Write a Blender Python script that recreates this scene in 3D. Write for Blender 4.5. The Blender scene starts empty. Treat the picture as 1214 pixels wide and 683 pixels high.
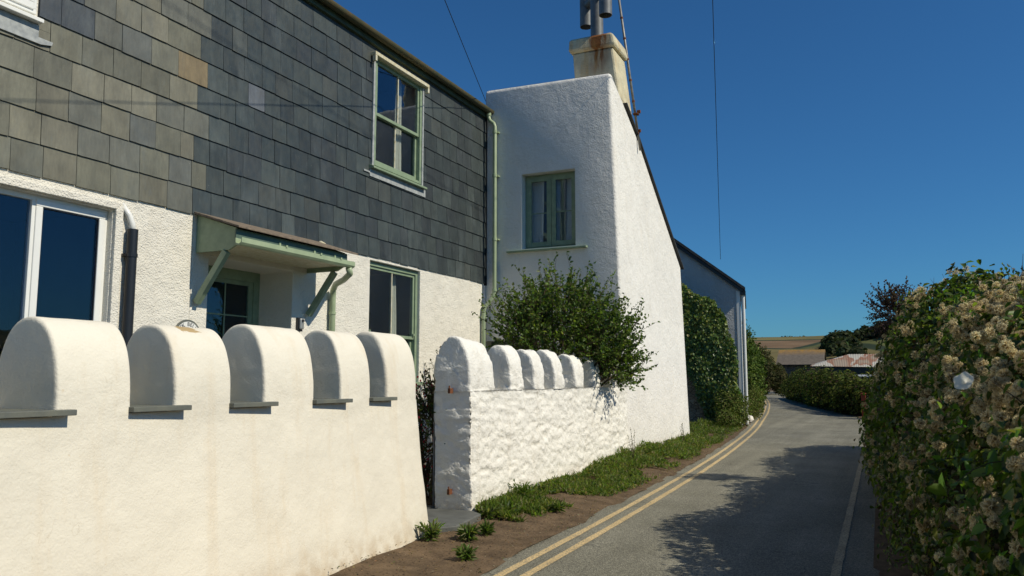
import bpy, bmesh, math, random
import numpy as np
from mathutils import Vector, Matrix, Quaternion
R = math.radians
random.seed(7); RNG = np.random.default_rng(11)
S = bpy.context.scene
COL = S.collection

# ------------------------------------------------------------------ camera
cd = bpy.data.cameras.new('camera'); cam = bpy.data.objects.new('camera', cd); COL.objects.link(cam)
cd.sensor_width = 36; cd.lens = 28.0; cd.clip_start = 0.05; cd.clip_end = 6000
YAW, PITCH, EYE = R(24.995), R(6.557), 1.6
F = Vector((-math.sin(YAW)*math.cos(PITCH), math.cos(YAW)*math.cos(PITCH), math.sin(PITCH)))
cam.location = (0, 0, EYE); cam.rotation_euler = F.to_track_quat('-Z', 'Y').to_euler()
cd.dof.use_dof = True; cd.dof.focus_distance = 8.0; cd.dof.aperture_fstop = 7.0
S.camera = cam
S.render.resolution_x = 1024; S.render.resolution_y = 576
# ------------------------------------------------------------------ light
EL, AZ = R(43), R(0.0)
SUNV = Vector((math.cos(EL)*math.cos(AZ), -math.cos(EL)*math.sin(AZ), math.sin(EL)))
w = bpy.data.worlds.new('World'); S.world = w; w.use_nodes = True
nt = w.node_tree; nt.nodes.clear()
sky = nt.nodes.new('ShaderNodeTexSky'); sky.sky_type = 'NISHITA'; sky.sun_disc = False
sky.sun_elevation = EL; sky.sun_rotation = R(90) + AZ
sky.altitude = 0; sky.air_density = 1.0; sky.dust_density = 0.25; sky.ozone_density = 3.2
bg = nt.nodes.new('ShaderNodeBackground'); bg.inputs['Strength'].default_value = 0.06
wo = nt.nodes.new('ShaderNodeOutputWorld')
grade = nt.nodes.new('ShaderNodeMix'); grade.data_type = 'RGBA'; grade.blend_type = 'MULTIPLY'; grade.inputs[0].default_value = 1
grade.inputs[7].default_value = (.38, .91, 1.33, 1)     # deep, clean September blue
nt.links.new(sky.outputs[0], grade.inputs[6]); nt.links.new(grade.outputs[2], bg.inputs['Color']); nt.links.new(bg.outputs[0], wo.inputs[0])
sl = bpy.data.lights.new('sun', 'SUN'); sl.energy = 4.25; sl.angle = R(0.53); sl.color = (1.0, 0.92, 0.76)
so = bpy.data.objects.new('sun', sl); COL.objects.link(so); so.location = (30, 0, 30)
so.rotation_euler = SUNV.to_track_quat('Z', 'Y').to_euler()
S.view_settings.view_transform = 'Standard'; S.view_settings.look = 'None'
S.view_settings.exposure = 0.0; S.view_settings.gamma = 1.0; S.view_settings.use_curve_mapping = False
S.render.engine = 'CYCLES'
try:
    S.cycles.max_bounces = 8; S.cycles.transparent_max_bounces = 12
except Exception: pass

# ------------------------------------------------------------------ numpy noise
def _h(ix, iy, iz, s=0):
    n = (ix.astype(np.int64)*374761393 + iy.astype(np.int64)*668265263 + iz.astype(np.int64)*2147483647 + s*1274126177) & 0xffffffff
    n = ((n ^ (n >> 13)) * 1274126177) & 0xffffffff
    n = (n ^ (n >> 16)) & 0xffffffff
    return n / 4294967295.0
def vnoise(P, s=0):
    P = np.asarray(P, float); i = np.floor(P); f = P - i; f = f*f*(3-2*f); i = i.astype(np.int64)
    out = 0
    for dx in (0, 1):
        for dy in (0, 1):
            for dz in (0, 1):
                wgt = (f[:,0] if dx else 1-f[:,0])*(f[:,1] if dy else 1-f[:,1])*(f[:,2] if dz else 1-f[:,2])
                out = out + wgt*_h(i[:,0]+dx, i[:,1]+dy, i[:,2]+dz, s)
    return out*2-1
def fbm(P, o=4, s=0):
    P = np.asarray(P, float); a = 1; t = 0; n = 0
    for k in range(o):
        t = t + a*vnoise(P*(2**k)+k*17.3, s+k); n += a; a *= .5
    return t/n
def cells(P, s=0):
    """distance to nearest and second nearest feature point and the id of the nearest"""
    P = np.asarray(P, float); i = np.floor(P).astype(np.int64)
    d1 = np.full(len(P), 9.); d2 = np.full(len(P), 9.); idd = np.zeros(len(P))
    for dx in (-1, 0, 1):
        for dy in (-1, 0, 1):
            for dz in (-1, 0, 1):
                c = i + np.array([dx, dy, dz])
                q = c + np.stack([_h(c[:,0], c[:,1], c[:,2], s+k) for k in (1, 2, 3)], 1)
                d = np.linalg.norm(P-q, axis=1); hid = _h(c[:,0], c[:,1], c[:,2], s+9)
                near = d < d1
                d2 = np.where(near, d1, np.minimum(d2, d)); idd = np.where(near, hid, idd); d1 = np.where(near, d, d1)
    return d1, d2, idd

# ------------------------------------------------------------------ object helpers
def tag(o, label=None, cat=None, group=None, kind=None):
    if label: o['label'] = label
    if cat: o['category'] = cat
    if group: o['group'] = group
    if kind: o['kind'] = kind
    return o
def thing(name, loc, label, cat, group=None):
    o = bpy.data.objects.new(name, None); COL.objects.link(o); o.location = loc; o.empty_display_size = .2
    return tag(o, label, cat, group)
def wloc(o):
    v = Vector((0, 0, 0))
    while o: v = v + o.location; o = o.parent
    return v
def link(name, me, parent=None, loc=None):
    o = bpy.data.objects.new(name, me); COL.objects.link(o)
    if parent: o.parent = parent
    if loc is not None: o.location = loc
    return o
def mesh(name, V, Fc, m, parent=None, smooth=False, col=None, bevel=0, label=None, auto=None):
    """V in world coordinates; stored relative to the parent"""
    V = np.asarray(V, dtype=float).reshape(-1, 3)
    if parent: V = V - np.array(wloc(parent))
    me = bpy.data.meshes.new(name)
    if isinstance(Fc, np.ndarray):
        n, k = Fc.shape
        me.vertices.add(len(V)); me.vertices.foreach_set('co', V.astype(np.float32).ravel())
        me.loops.add(n*k); me.loops.foreach_set('vertex_index', Fc.astype(np.int32).ravel())
        me.polygons.add(n); me.polygons.foreach_set('loop_start', np.arange(0, n*k, k, dtype=np.int32))
        me.update(calc_edges=True); me.validate()
    else:
        me.from_pydata([tuple(v) for v in V], [], [tuple(f) for f in Fc]); me.update()
    if smooth: me.polygons.foreach_set('use_smooth', np.ones(len(me.polygons), bool))
    if col is not None:
        a = me.color_attributes.new('Col', 'FLOAT_COLOR', 'POINT')
        c = np.ones((len(V), 4), np.float32); c[:, :3] = col; a.data.foreach_set('color', c.ravel())
    me.materials.append(m)
    o = link(name, me, parent)
    if bevel:
        b = o.modifiers.new('bevel', 'BEVEL'); b.width = bevel; b.segments = 2; b.limit_method = 'ANGLE'; b.angle_limit = R(35)
    if label: o['label'] = label
    return o
class MB:
    def __init__(s): s.v = []; s.f = []
    def add(s, V, Fs):
        n = len(s.v); s.v += [tuple(v) for v in V]; s.f += [tuple(i+n for i in f) for f in Fs]; return s
    def box(s, x0, x1, y0, y1, z0, z1):
        V = [(x, y, z) for z in (z0, z1) for y in (y0, y1) for x in (x0, x1)]
        return s.add(V, [(0,2,3,1), (4,5,7,6), (0,1,5,4), (2,6,7,3), (0,4,6,2), (1,3,7,5)])
    def prism(s, poly, axis, a, b):
        """poly: 2D outline in the two other axes, extruded from a to b along axis"""
        def p(u, v, t): return {'x': (t, u, v), 'y': (u, t, v), 'z': (u, v, t)}[axis]
        n = len(poly); V = [p(u, v, a) for u, v in poly] + [p(u, v, b) for u, v in poly]
        Fs = [tuple(range(n)), tuple(range(2*n-1, n-1, -1))] + [(i, i+n, (i+1) % n+n, (i+1) % n) for i in range(n)]
        return s.add(V, Fs)
    def tube(s, pts, r, n=10, cap=True):
        pts = [Vector(p) for p in pts]; rs = r if isinstance(r, (list, tuple)) else [r]*len(pts)
        V = []; up = None
        for i, p in enumerate(pts):
            t = (pts[min(i+1, len(pts)-1)] - pts[max(i-1, 0)]).normalized()
            if up is None: up = t.orthogonal().normalized()
            up = (up - t*up.dot(t)).normalized(); sd = t.cross(up)
            for k in range(n):
                a = 2*math.pi*k/n; V.append(p + (up*math.cos(a)+sd*math.sin(a))*rs[i])
        Fs = [(i*n+k, i*n+(k+1) % n, (i+1)*n+(k+1) % n, (i+1)*n+k) for i in range(len(pts)-1) for k in range(n)]
        if cap: Fs += [tuple(range(n-1, -1, -1)), tuple(range((len(pts)-1)*n, len(pts)*n))]
        return s.add(V, Fs)
    def bar(s, a, b, w1, w2, up=(0, 0, 1)):
        a, b = Vector(a), Vector(b); t = (b-a).normalized(); u = Vector(up); u = (u-t*u.dot(t)).normalized(); sd = t.cross(u)
        V = [p+u*(w1/2*i)+sd*(w2/2*j) for p in (a, b) for i, j in ((-1,-1), (1,-1), (1,1), (-1,1))]
        return s.add(V, [(3,2,1,0), (4,5,6,7), (0,1,5,4), (1,2,6,5), (2,3,7,6), (3,0,4,7)])
    def build(s, name, m, parent=None, smooth=False, bevel=0, label=None):
        o = mesh(name, s.v, s.f, m, parent, smooth, bevel=bevel, label=label)
        bm = bmesh.new(); bm.from_mesh(o.data); bmesh.ops.recalc_face_normals(bm, faces=bm.faces); bm.to_mesh(o.data); bm.free()
        return o
def smooth_angle(o, ang=40):
    me = o.data
    me.polygons.foreach_set('use_smooth', np.ones(len(me.polygons), bool))
    try: me.set_sharp_from_angle(angle=R(ang))
    except Exception: pass
    return o
def cut(o, boxes):
    """boolean openings, applied"""
    for b in boxes:
        c = MB().box(*b).build('cutter', bpy.data.materials[0])
        md = o.modifiers.new('b', 'BOOLEAN'); md.operation = 'DIFFERENCE'; md.object = c; md.solver = 'EXACT'
        if o.parent: c.location = c.location
        bpy.context.view_layer.update()
        dg = bpy.context.evaluated_depsgraph_get(); me = bpy.data.meshes.new_from_object(o.evaluated_get(dg))
        o.modifiers.remove(md); o.data = me; cm = c.data; bpy.data.objects.remove(c); bpy.data.meshes.remove(cm)
    return o

# ------------------------------------------------------------------ materials
def newmat(name):
    m = bpy.data.materials.new(name); m.use_nodes = True; t = m.node_tree; t.nodes.clear()
    out = t.nodes.new('ShaderNodeOutputMaterial'); return m, t, out
def N(t, typ, **kw):
    n = t.nodes.new(typ)
    for k, v in kw.items():
        if hasattr(n, k): setattr(n, k, v)
        else: n.inputs[k].default_value = v
    return n
def pos(t, sc=(1, 1, 1), rot=(0, 0, 0)):
    g = t.nodes.new('ShaderNodeNewGeometry'); mp = t.nodes.new('ShaderNodeMapping')
    mp.inputs['Scale'].default_value = sc; mp.inputs['Rotation'].default_value = rot
    t.links.new(g.outputs['Position'], mp.inputs['Vector']); return mp.outputs[0]
def noise(t, scale, detail=4, rough=.55, vec=None, sc=(1, 1, 1), dist=0):
    n = t.nodes.new('ShaderNodeTexNoise'); n.inputs['Scale'].default_value = scale; n.inputs['Detail'].default_value = detail
    n.inputs['Roughness'].default_value = rough; n.inputs['Distortion'].default_value = dist
    t.links.new(vec or pos(t, sc), n.inputs['Vector']); return n.outputs['Fac']
def voro(t, scale, sc=(1, 1, 1), feature='F1', out='Distance'):
    n = t.nodes.new('ShaderNodeTexVoronoi'); n.feature = feature; n.inputs['Scale'].default_value = scale
    t.links.new(pos(t, sc), n.inputs['Vector']); return n.outputs[out]
def ramp(t, fac, stops, interp='LINEAR'):
    r = t.nodes.new('ShaderNodeValToRGB'); r.color_ramp.interpolation = interp; e = r.color_ramp.elements
    while len(e) > 1: e.remove(e[-1])
    e[0].position = stops[0][0]; e[0].color = (*stops[0][1], 1) if not isinstance(stops[0][1], float) else (stops[0][1],)*3+(1,)
    for p, c in stops[1:]:
        x = e.new(p); x.color = (*c, 1) if not isinstance(c, float) else (c, c, c, 1)
    t.links.new(fac, r.inputs[0]); return r.outputs[0]
def mix(t, a, b, fac, mode='MIX'):
    n = t.nodes.new('ShaderNodeMix'); n.data_type = 'RGBA'; n.blend_type = mode
    for s, v in ((n.inputs[6], a), (n.inputs[7], b)):
        if isinstance(v, tuple): s.default_value = (*v, 1)
        else: t.links.new(v, s)
    if isinstance(fac, (int, float)): n.inputs[0].default_value = fac
    else: t.links.new(fac, n.inputs[0])
    return n.outputs[2]
def math_(t, op, a, b=0.0):
    n = t.nodes.new('ShaderNodeMath'); n.operation = op
    for s, v in ((n.inputs[0], a), (n.inputs[1], b)):
        if isinstance(v, (int, float)): s.default_value = v
        else: t.links.new(v, s)
    return n.outputs[0]
def bump(t, h, strength, dist, prev=None):
    b = t.nodes.new('ShaderNodeBump'); b.inputs['Strength'].default_value = strength; b.inputs['Distance'].default_value = dist
    t.links.new(h, b.inputs['Height'])
    if prev: t.links.new(prev, b.inputs['Normal'])
    return b.outputs[0]
def prin(t, out, color, rough=.8, nrm=None, spec=.3, metal=0):
    p = t.nodes.new('ShaderNodeBsdfPrincipled')
    if isinstance(color, tuple): p.inputs['Base Color'].default_value = (*color, 1)
    else: t.links.new(color, p.inputs['Base Color'])
    if isinstance(rough, (int, float)): p.inputs['Roughness'].default_value = rough
    else: t.links.new(rough, p.inputs['Roughness'])
    p.inputs['Specular IOR Level'].default_value = spec; p.inputs['Metallic'].default_value = metal
    if nrm: t.links.new(nrm, p.inputs['Normal'])
    t.links.new(p.outputs[0], out.inputs[0]); return p
def simple(name, c, rough=.6, var=.12, scale=6, b=.0, bs=40, spec=.3, metal=0, c2=None):
    m, t, o = newmat(name); n = noise(t, scale, 5)
    c2 = c2 or tuple(x*(1-var*2.2) for x in c)
    col = ramp(t, n, [(.3, c2), (.68, c)])
    nr = bump(t, noise(t, bs, 3), .5, b) if b else None
    prin(t, o, col, rough, nr, spec, metal); return m

def render_mat(name, c, stain, coarse=55, amp=.004, low=.006, lowscale=3.5, streak=.35, lumps=True, mid=0):
    """painted render: cream or white paint, faint streaks and stains, roughcast relief"""
    m, t, o = newmat(name)
    base = mix(t, c, tuple(x*.93 for x in c), ramp(t, noise(t, 1.3, 5), [(.35, 0.0), (.7, 1.0)]))
    st = math_(t, 'MULTIPLY', ramp(t, noise(t, 2.2, 6, .65, sc=(2.2, 2.2, .35)), [(.52, 0.0), (.75, 1.0)]), streak)
    base = mix(t, base, stain, st)
    sp = ramp(t, noise(t, 38, 2), [(.72, 0.0), (.78, 1.0)]); base = mix(t, base, stain, math_(t, 'MULTIPLY', sp, .35))
    ck = t.nodes.new('ShaderNodeTexVoronoi'); ck.feature = 'DISTANCE_TO_EDGE'; ck.inputs['Scale'].default_value = .9
    wv = t.nodes.new('ShaderNodeVectorMath'); wv.operation = 'ADD'; nz = t.nodes.new('ShaderNodeTexNoise'); nz.inputs['Scale'].default_value = 4; nz.inputs['Detail'].default_value = 6
    t.links.new(pos(t), nz.inputs['Vector']); t.links.new(pos(t), wv.inputs[0]); t.links.new(nz.outputs['Color'], wv.inputs[1]); t.links.new(wv.outputs[0], ck.inputs['Vector'])
    crk = math_(t, 'MULTIPLY', ramp(t, ck.outputs['Distance'], [(.0, 1.0), (.006, 0.0)]), math_(t, 'MULTIPLY', ramp(t, noise(t, 1.6, 3), [(.56, 0.0), (.62, 1.0)]), .22))
    base = mix(t, base, tuple(x*.55 for x in stain), crk)
    # splash dirt just above the ground
    g = t.nodes.new('ShaderNodeNewGeometry'); sx = t.nodes.new('ShaderNodeSeparateXYZ'); t.links.new(g.outputs['Position'], sx.inputs[0])
    mr = t.nodes.new('ShaderNodeMapRange'); mr.inputs['From Min'].default_value = .02; mr.inputs['From Max'].default_value = .35
    mr.inputs['To Min'].default_value = 1; mr.inputs['To Max'].default_value = 0
    t.links.new(sx.outputs['Z'], mr.inputs['Value'])
    dirt = math_(t, 'MULTIPLY', mr.outputs[0], ramp(t, noise(t, 9, 5), [(.35, .1), (.65, .75)]))
    base = mix(t, base, (.42, .31, .18), dirt)
    if name == 'painted_render_cream':
        vd = t.nodes.new('ShaderNodeVectorMath'); vd.operation = 'DISTANCE'; t.links.new(g.outputs['Position'], vd.inputs[0]); vd.inputs[1].default_value = (-4.33, 3.98, 1.94)
        e_ = math_(t, 'ADD', math_(t, 'MULTIPLY', vd.outputs['Value'], -7.5), math_(t, 'MULTIPLY', noise(t, 14, 4, .6, sc=(1, .5, 1)), 2.0))
        base = mix(t, base, (.45, .33, .17), ramp(t, e_, [(.42, 0.0), (.46, 1.0)]))
    nr = bump(t, noise(t, lowscale, 4), 1.0, low*6)
    if mid: nr = bump(t, noise(t, 15, 5, .7), 1.0, mid, nr)
    if lumps: nr = bump(t, voro(t, coarse*.8, feature='SMOOTH_F1'), .8, amp, nr)
    nr = bump(t, noise(t, coarse, 4, .6), 1.0, amp*1.6, nr)
    prin(t, o, base, .85, nr, .2); return m
CREAM = (.77, .725, .61); WHITE = (.82, .80, .73)
M = {}
M['wall_cream'] = render_mat('painted_render_cream', CREAM, (.60, .45, .26), 70, .0022, .004, 3.0, .32, lumps=False)
M['wall_rubble'] = render_mat('whitewashed_rubble', WHITE, (.48, .39, .26), 34, .008, .004, 9, .25, lumps=False)
M['house_render'] = render_mat('roughcast_cream', (.80, .765, .67), (.6, .5, .36), 60, .010, .006, 4, .15)
M['house_render_shade'] = M['house_render']
M['tower_render'] = render_mat('roughcast_white', (.81, .79, .735), (.60, .52, .38), 34, .0065, .008, 2.2, .22, lumps=False, mid=.022)
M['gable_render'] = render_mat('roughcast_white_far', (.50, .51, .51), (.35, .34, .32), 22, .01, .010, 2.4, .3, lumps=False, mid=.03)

def attr(t):
    a = t.nodes.new('ShaderNodeVertexColor'); a.layer_name = 'Col'; return a.outputs[0]
def slate_mat():
    m, t, o = newmat('wall_slate'); c = attr(t)
    v = ramp(t, noise(t, 4, 6, .65, sc=(1, 1, .6)), [(.3, .72), (.7, 1.2)])
    c = mix(t, c, v, 1.0, 'MULTIPLY')
    v2 = ramp(t, noise(t, 40, 4, .6, sc=(1, 1, .18)), [(.3, .88), (.7, 1.1)])
    c = mix(t, c, v2, 1.0, 'MULTIPLY')
    sp = math_(t, 'MULTIPLY', ramp(t, noise(t, 26, 5, .7), [(.69, 0.0), (.74, 1.0)]), .55)
    c = mix(t, c, (.42, .41, .34), sp)
    wsh = math_(t, 'MULTIPLY', ramp(t, noise(t, 1.1, 6, .7, sc=(1, 1.6, .5), dist=.6), [(.52, 0.0), (.72, 1.0)]), .30)
    c = mix(t, c, (.15, .175, .175), wsh)
    scr = math_(t, 'MULTIPLY', ramp(t, noise(t, 12, 5, .7, vec=pos(t, (1, 1.2, .25), (.7, 0, 0))), [(.62, 0.0), (.68, 1.0)]), .22)
    c = mix(t, c, (.13, .15, .15), scr)
    nr = bump(t, noise(t, 14, 6, .6, sc=(1, 1, .5)), .7, .006)
    prin(t, o, c, ramp(t, noise(t, 9, 3), [(.3, .42), (.7, .62)]), nr, .5); return m
M['slate'] = slate_mat()
M['green'] = simple('sage_green_paint', (.27, .345, .225), .42, .1, 9, .0012, 60, .4, c2=(.20, .265, .175))
M['green_dark'] = simple('darker_green_paint', (.10, .15, .115), .45, .1, 9, .001, 60, .4)
M['green_pipe'] = simple('pale_green_pipe', (.36, .43, .27), .4, .1, 7, .001, 60, .4, c2=(.29, .36, .22))
M['upvc'] = simple('white_window_frame', (.80, .80, .76), .3, .03, 3, 0, 1, .5)
M['lead'] = simple('lead_flashing', (.42, .44, .43), .6, .25, 14, .004, 30, .4, c2=(.24, .26, .27))
M['white_trim'] = simple('weathered_white_trim', (.66, .64, .52), .6, .18, 16, .003, 50, .3, c2=(.50, .43, .24))
M['black'] = simple('black_plastic', (.018, .019, .022), .35, .1, 5, 0, 1, .5)
M['gutter'] = simple('mossy_gutter', (.062, .075, .040), .6, .25, 10, .006, 30, .3, c2=(.115, .085, .040))
M['fascia'] = simple('fascia_board', (.07, .105, .065), .6, .2, 6, .003, 30, .3, c2=(.05, .06, .035))
M['roof_slate'] = simple('roof_slates', (.055, .058, .06), .7, .25, 5, .01, 12, .3)
M['stone_roof'] = simple('weathered_canopy_slates', (.24, .19, .14), .85, .3, 14, .01, 30, .2, c2=(.12, .10, .08))
M['sill_slate'] = simple('coping_slate', (.155, .16, .13), .6, .15, 8, .004, 30, .3, c2=(.105, .115, .105))
M['step'] = simple('slate_paving', (.13, .135, .125), .7, .2, 5, .006, 14, .3)
M['soil'] = simple('bare_soil', (.165, .115, .07), .95, .3, 5, .03, 30, .1, c2=(.085, .06, .038))
M['bark'] = simple('bark', (.12, .09, .06), .9, .3, 12, .01, 30, .1)
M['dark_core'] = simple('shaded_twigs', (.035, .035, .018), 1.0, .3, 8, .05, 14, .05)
M['curtain'] = simple('cream_curtain', (.78, .72, .55), .9, .1, 20)
M['curtain_shade'] = simple('darkened_curtain', (.22, .22, .21), .9, .1, 20)  # dimness behind the tower window is put into the curtain colour
M['room'] = simple('dim_room', (.016, .018, .022), .9, .2, 2)
M['rust'] = simple('rusty_iron', (.20, .075, .03), .85, .3, 30, .004, 50, .2, c2=(.12, .05, .03))
M['pole'] = simple('galvanised_pole', (.30, .29, .26), .5, .2, 12, .002, 30, .4, metal=.3)
M['cowl'] = simple('grey_metal_cowl', (.17, .18, .185), .5, .15, 8, .002, 30, .5, metal=.2)
M['wire'] = simple('black_cable', (.02, .02, .02), .6, .1, 3)
M['redpost'] = simple('red_painted_post', (.33, .07, .035), .7, .2, 9, .004, 20)
M['silver'] = simple('silver_casing', (.45, .46, .44), .35, .1, 9, 0, 1, .5, metal=.5)
M['petal'] = None
M['lettering'] = simple('black_lettering', (.03, .03, .03), .6, .1, 5)

def chimney_mat():
    m, t, o = newmat('chimney_render')
    c = mix(t, (.66, .60, .42), (.50, .46, .33), ramp(t, noise(t, 4, 6), [(.35, 0.0), (.65, 1.0)]))
    g = t.nodes.new('ShaderNodeNewGeometry'); sx = t.nodes.new('ShaderNodeSeparateXYZ'); t.links.new(g.outputs['Position'], sx.inputs[0])
    # rust run below the cowl
    d = math_(t, 'ABSOLUTE', math_(t, 'ADD', sx.outputs['X'], 5.42)); mr = t.nodes.new('ShaderNodeMapRange')
    mr.inputs['From Min'].default_value = 0; mr.inputs['From Max'].default_value = .34; mr.inputs['To Min'].default_value = 1; mr.inputs['To Max'].default_value = 0
    t.links.new(d, mr.inputs['Value'])
    hz = t.nodes.new('ShaderNodeMapRange'); hz.inputs['From Min'].default_value = 8.1; hz.inputs['From Max'].default_value = 9.1
    t.links.new(sx.outputs['Z'], hz.inputs['Value'])
    f = math_(t, 'MULTIPLY', math_(t, 'MULTIPLY', mr.outputs[0], hz.outputs[0]), ramp(t, noise(t, 7, 5, sc=(1, 1, .25)), [(.3, .3), (.6, 2.2)]))
    c = mix(t, c, (.23, .09, .03), f)
    f2 = math_(t, 'MULTIPLY', ramp(t, noise(t, 5, 5, sc=(1, 1, .2)), [(.5, 0.0), (.7, 1.0)]), .5)
    c = mix(t, c, (.50, .30, .10), f2)
    nr = bump(t, noise(t, 30, 4), 1, .015); prin(t, o, c, .9, nr, .15); return m
M['chimney'] = chimney_mat()
def glass_mat(name, tint, refl):
    m, t, o = newmat(name)
    tr = t.nodes.new('ShaderNodeBsdfTransparent'); tr.inputs[0].default_value = (*tint, 1)
    gl = t.nodes.new('ShaderNodeBsdfGlossy'); gl.inputs['Roughness'].default_value = .015; gl.inputs[0].default_value = (.85, .92, 1, 1)
    nr = bump(t, noise(t, 1.6, 2), .25, .01); t.links.new(nr, gl.inputs['Normal'])
    lw = t.nodes.new('ShaderNodeLayerWeight'); lw.inputs[0].default_value = .5
    mx = t.nodes.new('ShaderNodeMixShader'); t.links.new(math_(t, 'ADD', math_(t, 'MULTIPLY', math_(t, 'POWER', lw.outputs['Facing'], 3.0), .4), refl), mx.inputs[0])
    t.links.new(tr.outputs[0], mx.inputs[1]); t.links.new(gl.outputs[0], mx.inputs[2]); t.links.new(mx.outputs[0], o.inputs[0]); return m
M['glass'] = glass_mat('window_glass', (.86, .9, .93), .06)
M['glass_blue'] = glass_mat('window_glass_blue', (.7, .8, .9), .045)

def leaf_mat(name, rough=.45, trans=.45, spec=.4):
    m, t, o = newmat(name); c = attr(t)
    p = t.nodes.new('ShaderNodeBsdfPrincipled'); t.links.new(c, p.inputs['Base Color']); p.inputs['Roughness'].default_value = rough
    p.inputs['Specular IOR Level'].default_value = spec
    tl = t.nodes.new('ShaderNodeBsdfTranslucent'); t.links.new(mix(t, c, (1.5, 1.7, .6), 1.0, 'MULTIPLY'), tl.inputs[0])
    mx = t.nodes.new('ShaderNodeMixShader'); mx.inputs[0].default_value = trans
    t.links.new(p.outputs[0], mx.inputs[1]); t.links.new(tl.outputs[0], mx.inputs[2]); t.links.new(mx.outputs[0], o.inputs[0]); return m
M['leaf'] = leaf_mat('leaves')
M['leaf_gloss'] = leaf_mat('glossy_leaves', .42, .25, .45)
M['leaf_far'] = leaf_mat('matt_far_leaves', .95, .2, .02)
M['fluff'] = None
def fluff_mat():
    m, t, o = newmat('seed_head_fluff'); c = attr(t)
    p = t.nodes.new('ShaderNodeBsdfDiffuse'); t.links.new(c, p.inputs[0])
    tl = t.nodes.new('ShaderNodeBsdfTranslucent'); t.links.new(c, tl.inputs[0])
    mx = t.nodes.new('ShaderNodeMixShader'); mx.inputs[0].default_value = .5
    t.links.new(p.outputs[0], mx.inputs[1]); t.links.new(tl.outputs[0], mx.inputs[2]); t.links.new(mx.outputs[0], o.inputs[0]); return m
M['fluff'] = fluff_mat()
def petal():
    m, t, o = newmat('white_petal'); p = t.nodes.new('ShaderNodeBsdfDiffuse'); p.inputs[0].default_value = (.9, .87, .74, 1)
    tl = t.nodes.new('ShaderNodeBsdfTranslucent'); tl.inputs[0].default_value = (.85, .83, .72, 1); mx = t.nodes.new('ShaderNodeMixShader'); mx.inputs[0].default_value = .5
    t.links.new(p.outputs[0], mx.inputs[1]); t.links.new(tl.outputs[0], mx.inputs[2]); t.links.new(mx.outputs[0], o.inputs[0]); return m
M['petal'] = petal()

def road_mat():
    m, t, o = newmat('worn_asphalt')
    c = ramp(t, noise(t, .8, 5), [(.3, (.165, .157, .118)), (.7, (.225, .215, .168))])
    w = ramp(t, noise(t, 1.1, 4, sc=(2.2, .12, 1)), [(.35, .85), (.65, 1.12)]); c = mix(t, c, w, 1.0, 'MULTIPLY')
    a = ramp(t, voro(t, 105, out='Color'), [(.15, .45), (.5, .95), (.85, 1.75)]); c = mix(t, c, a, .75, 'MULTIPLY')
    ck = t.nodes.new('ShaderNodeTexVoronoi'); ck.feature = 'DISTANCE_TO_EDGE'; ck.inputs['Scale'].default_value = .55
    wv = t.nodes.new('ShaderNodeVectorMath'); wv.operation = 'ADD'; nz = t.nodes.new('ShaderNodeTexNoise'); nz.inputs['Scale'].default_value = 2.5; nz.inputs['Detail'].default_value = 6
    t.links.new(pos(t), nz.inputs['Vector']); t.links.new(pos(t), wv.inputs[0]); t.links.new(nz.outputs['Color'], wv.inputs[1]); t.links.new(wv.outputs[0], ck.inputs['Vector'])
    crk = math_(t, 'MULTIPLY', ramp(t, ck.outputs['Distance'], [(.0, 1.0), (.008, 0.0)]), math_(t, 'MULTIPLY', ramp(t, noise(t, .5, 3), [(.50, 0.0), (.56, 1.0)]), .6))
    c = mix(t, c, (.04, .04, .035), crk)
    oil = ramp(t, noise(t, 2.6, 5, .6), [(.62, 0.0), (.72, .35)]); c = mix(t, c, (.07, .068, .06), oil)
    nr = bump(t, voro(t, 100), .9, .006); nr = bump(t, noise(t, 3, 4), .5, .01, nr)
    prin(t, o, c, .85, nr, .25); return m
M['road'] = road_mat()
def paint_mat(name, c, wear):
    m, t, o = newmat(name)
    k = ramp(t, noise(t, 55, 5, .7), [(wear-.06, 1.0), (wear+.08, 0.0)])
    cc = mix(t, tuple(c), (.17, .165, .14), k)
    cc = mix(t, cc, ramp(t, noise(t, 3, 4), [(.3, .8), (.7, 1.05)]), 1.0, 'MULTIPLY')
    prin(t, o, cc, .8, bump(t, voro(t, 100), .7, .004), .2); return m
M['yellow'] = paint_mat('faded_yellow_line', (.66, .49, .245), .44)
M['edge'] = paint_mat('faded_cream_line', (.56, .45, .27), .46)
def ground_mat():
    m, t, o = newmat('ground_cover')
    c = ramp(t, noise(t, .004, 5), [(.35, (.07, .085, .028)), (.5, (.11, .10, .04)), (.62, (.13, .10, .05))])
    c = mix(t, c, ramp(t, noise(t, .05, 5), [(.3, .75), (.7, 1.2)]), 1.0, 'MULTIPLY')
    prin(t, o, c, .95, bump(t, noise(t, 2, 4), .5, .05), .1); return m
M['ground'] = ground_mat()
def hill_mat():
    m, t, o = newmat('hill_fields')
    cells_ = voro(t, .0042, sc=(1, .45, 1), out='Color')
    sep = t.nodes.new('ShaderNodeSeparateColor'); t.links.new(cells_, sep.inputs[0])
    c = ramp(t, sep.outputs[0], [(0.0, (.160, .135, .058)), (.35, (.105, .112, .042)), (.6, (.185, .125, .075)), (.85, (.165, .145, .062))], 'CONSTANT')
    c = mix(t, c, ramp(t, noise(t, .02, 6), [(.3, .7), (.7, 1.2)]), 1.0, 'MULTIPLY')
    ed = ramp(t, voro(t, .0042, sc=(1, .45, 1), feature='DISTANCE_TO_EDGE'), [(.012, 1.0), (.02, 0.0)])
    c = mix(t, c, (.035, .05, .03), ed)
    prin(t, o, c, .95, None, .05); return m
M['hill'] = hill_mat()
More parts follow.
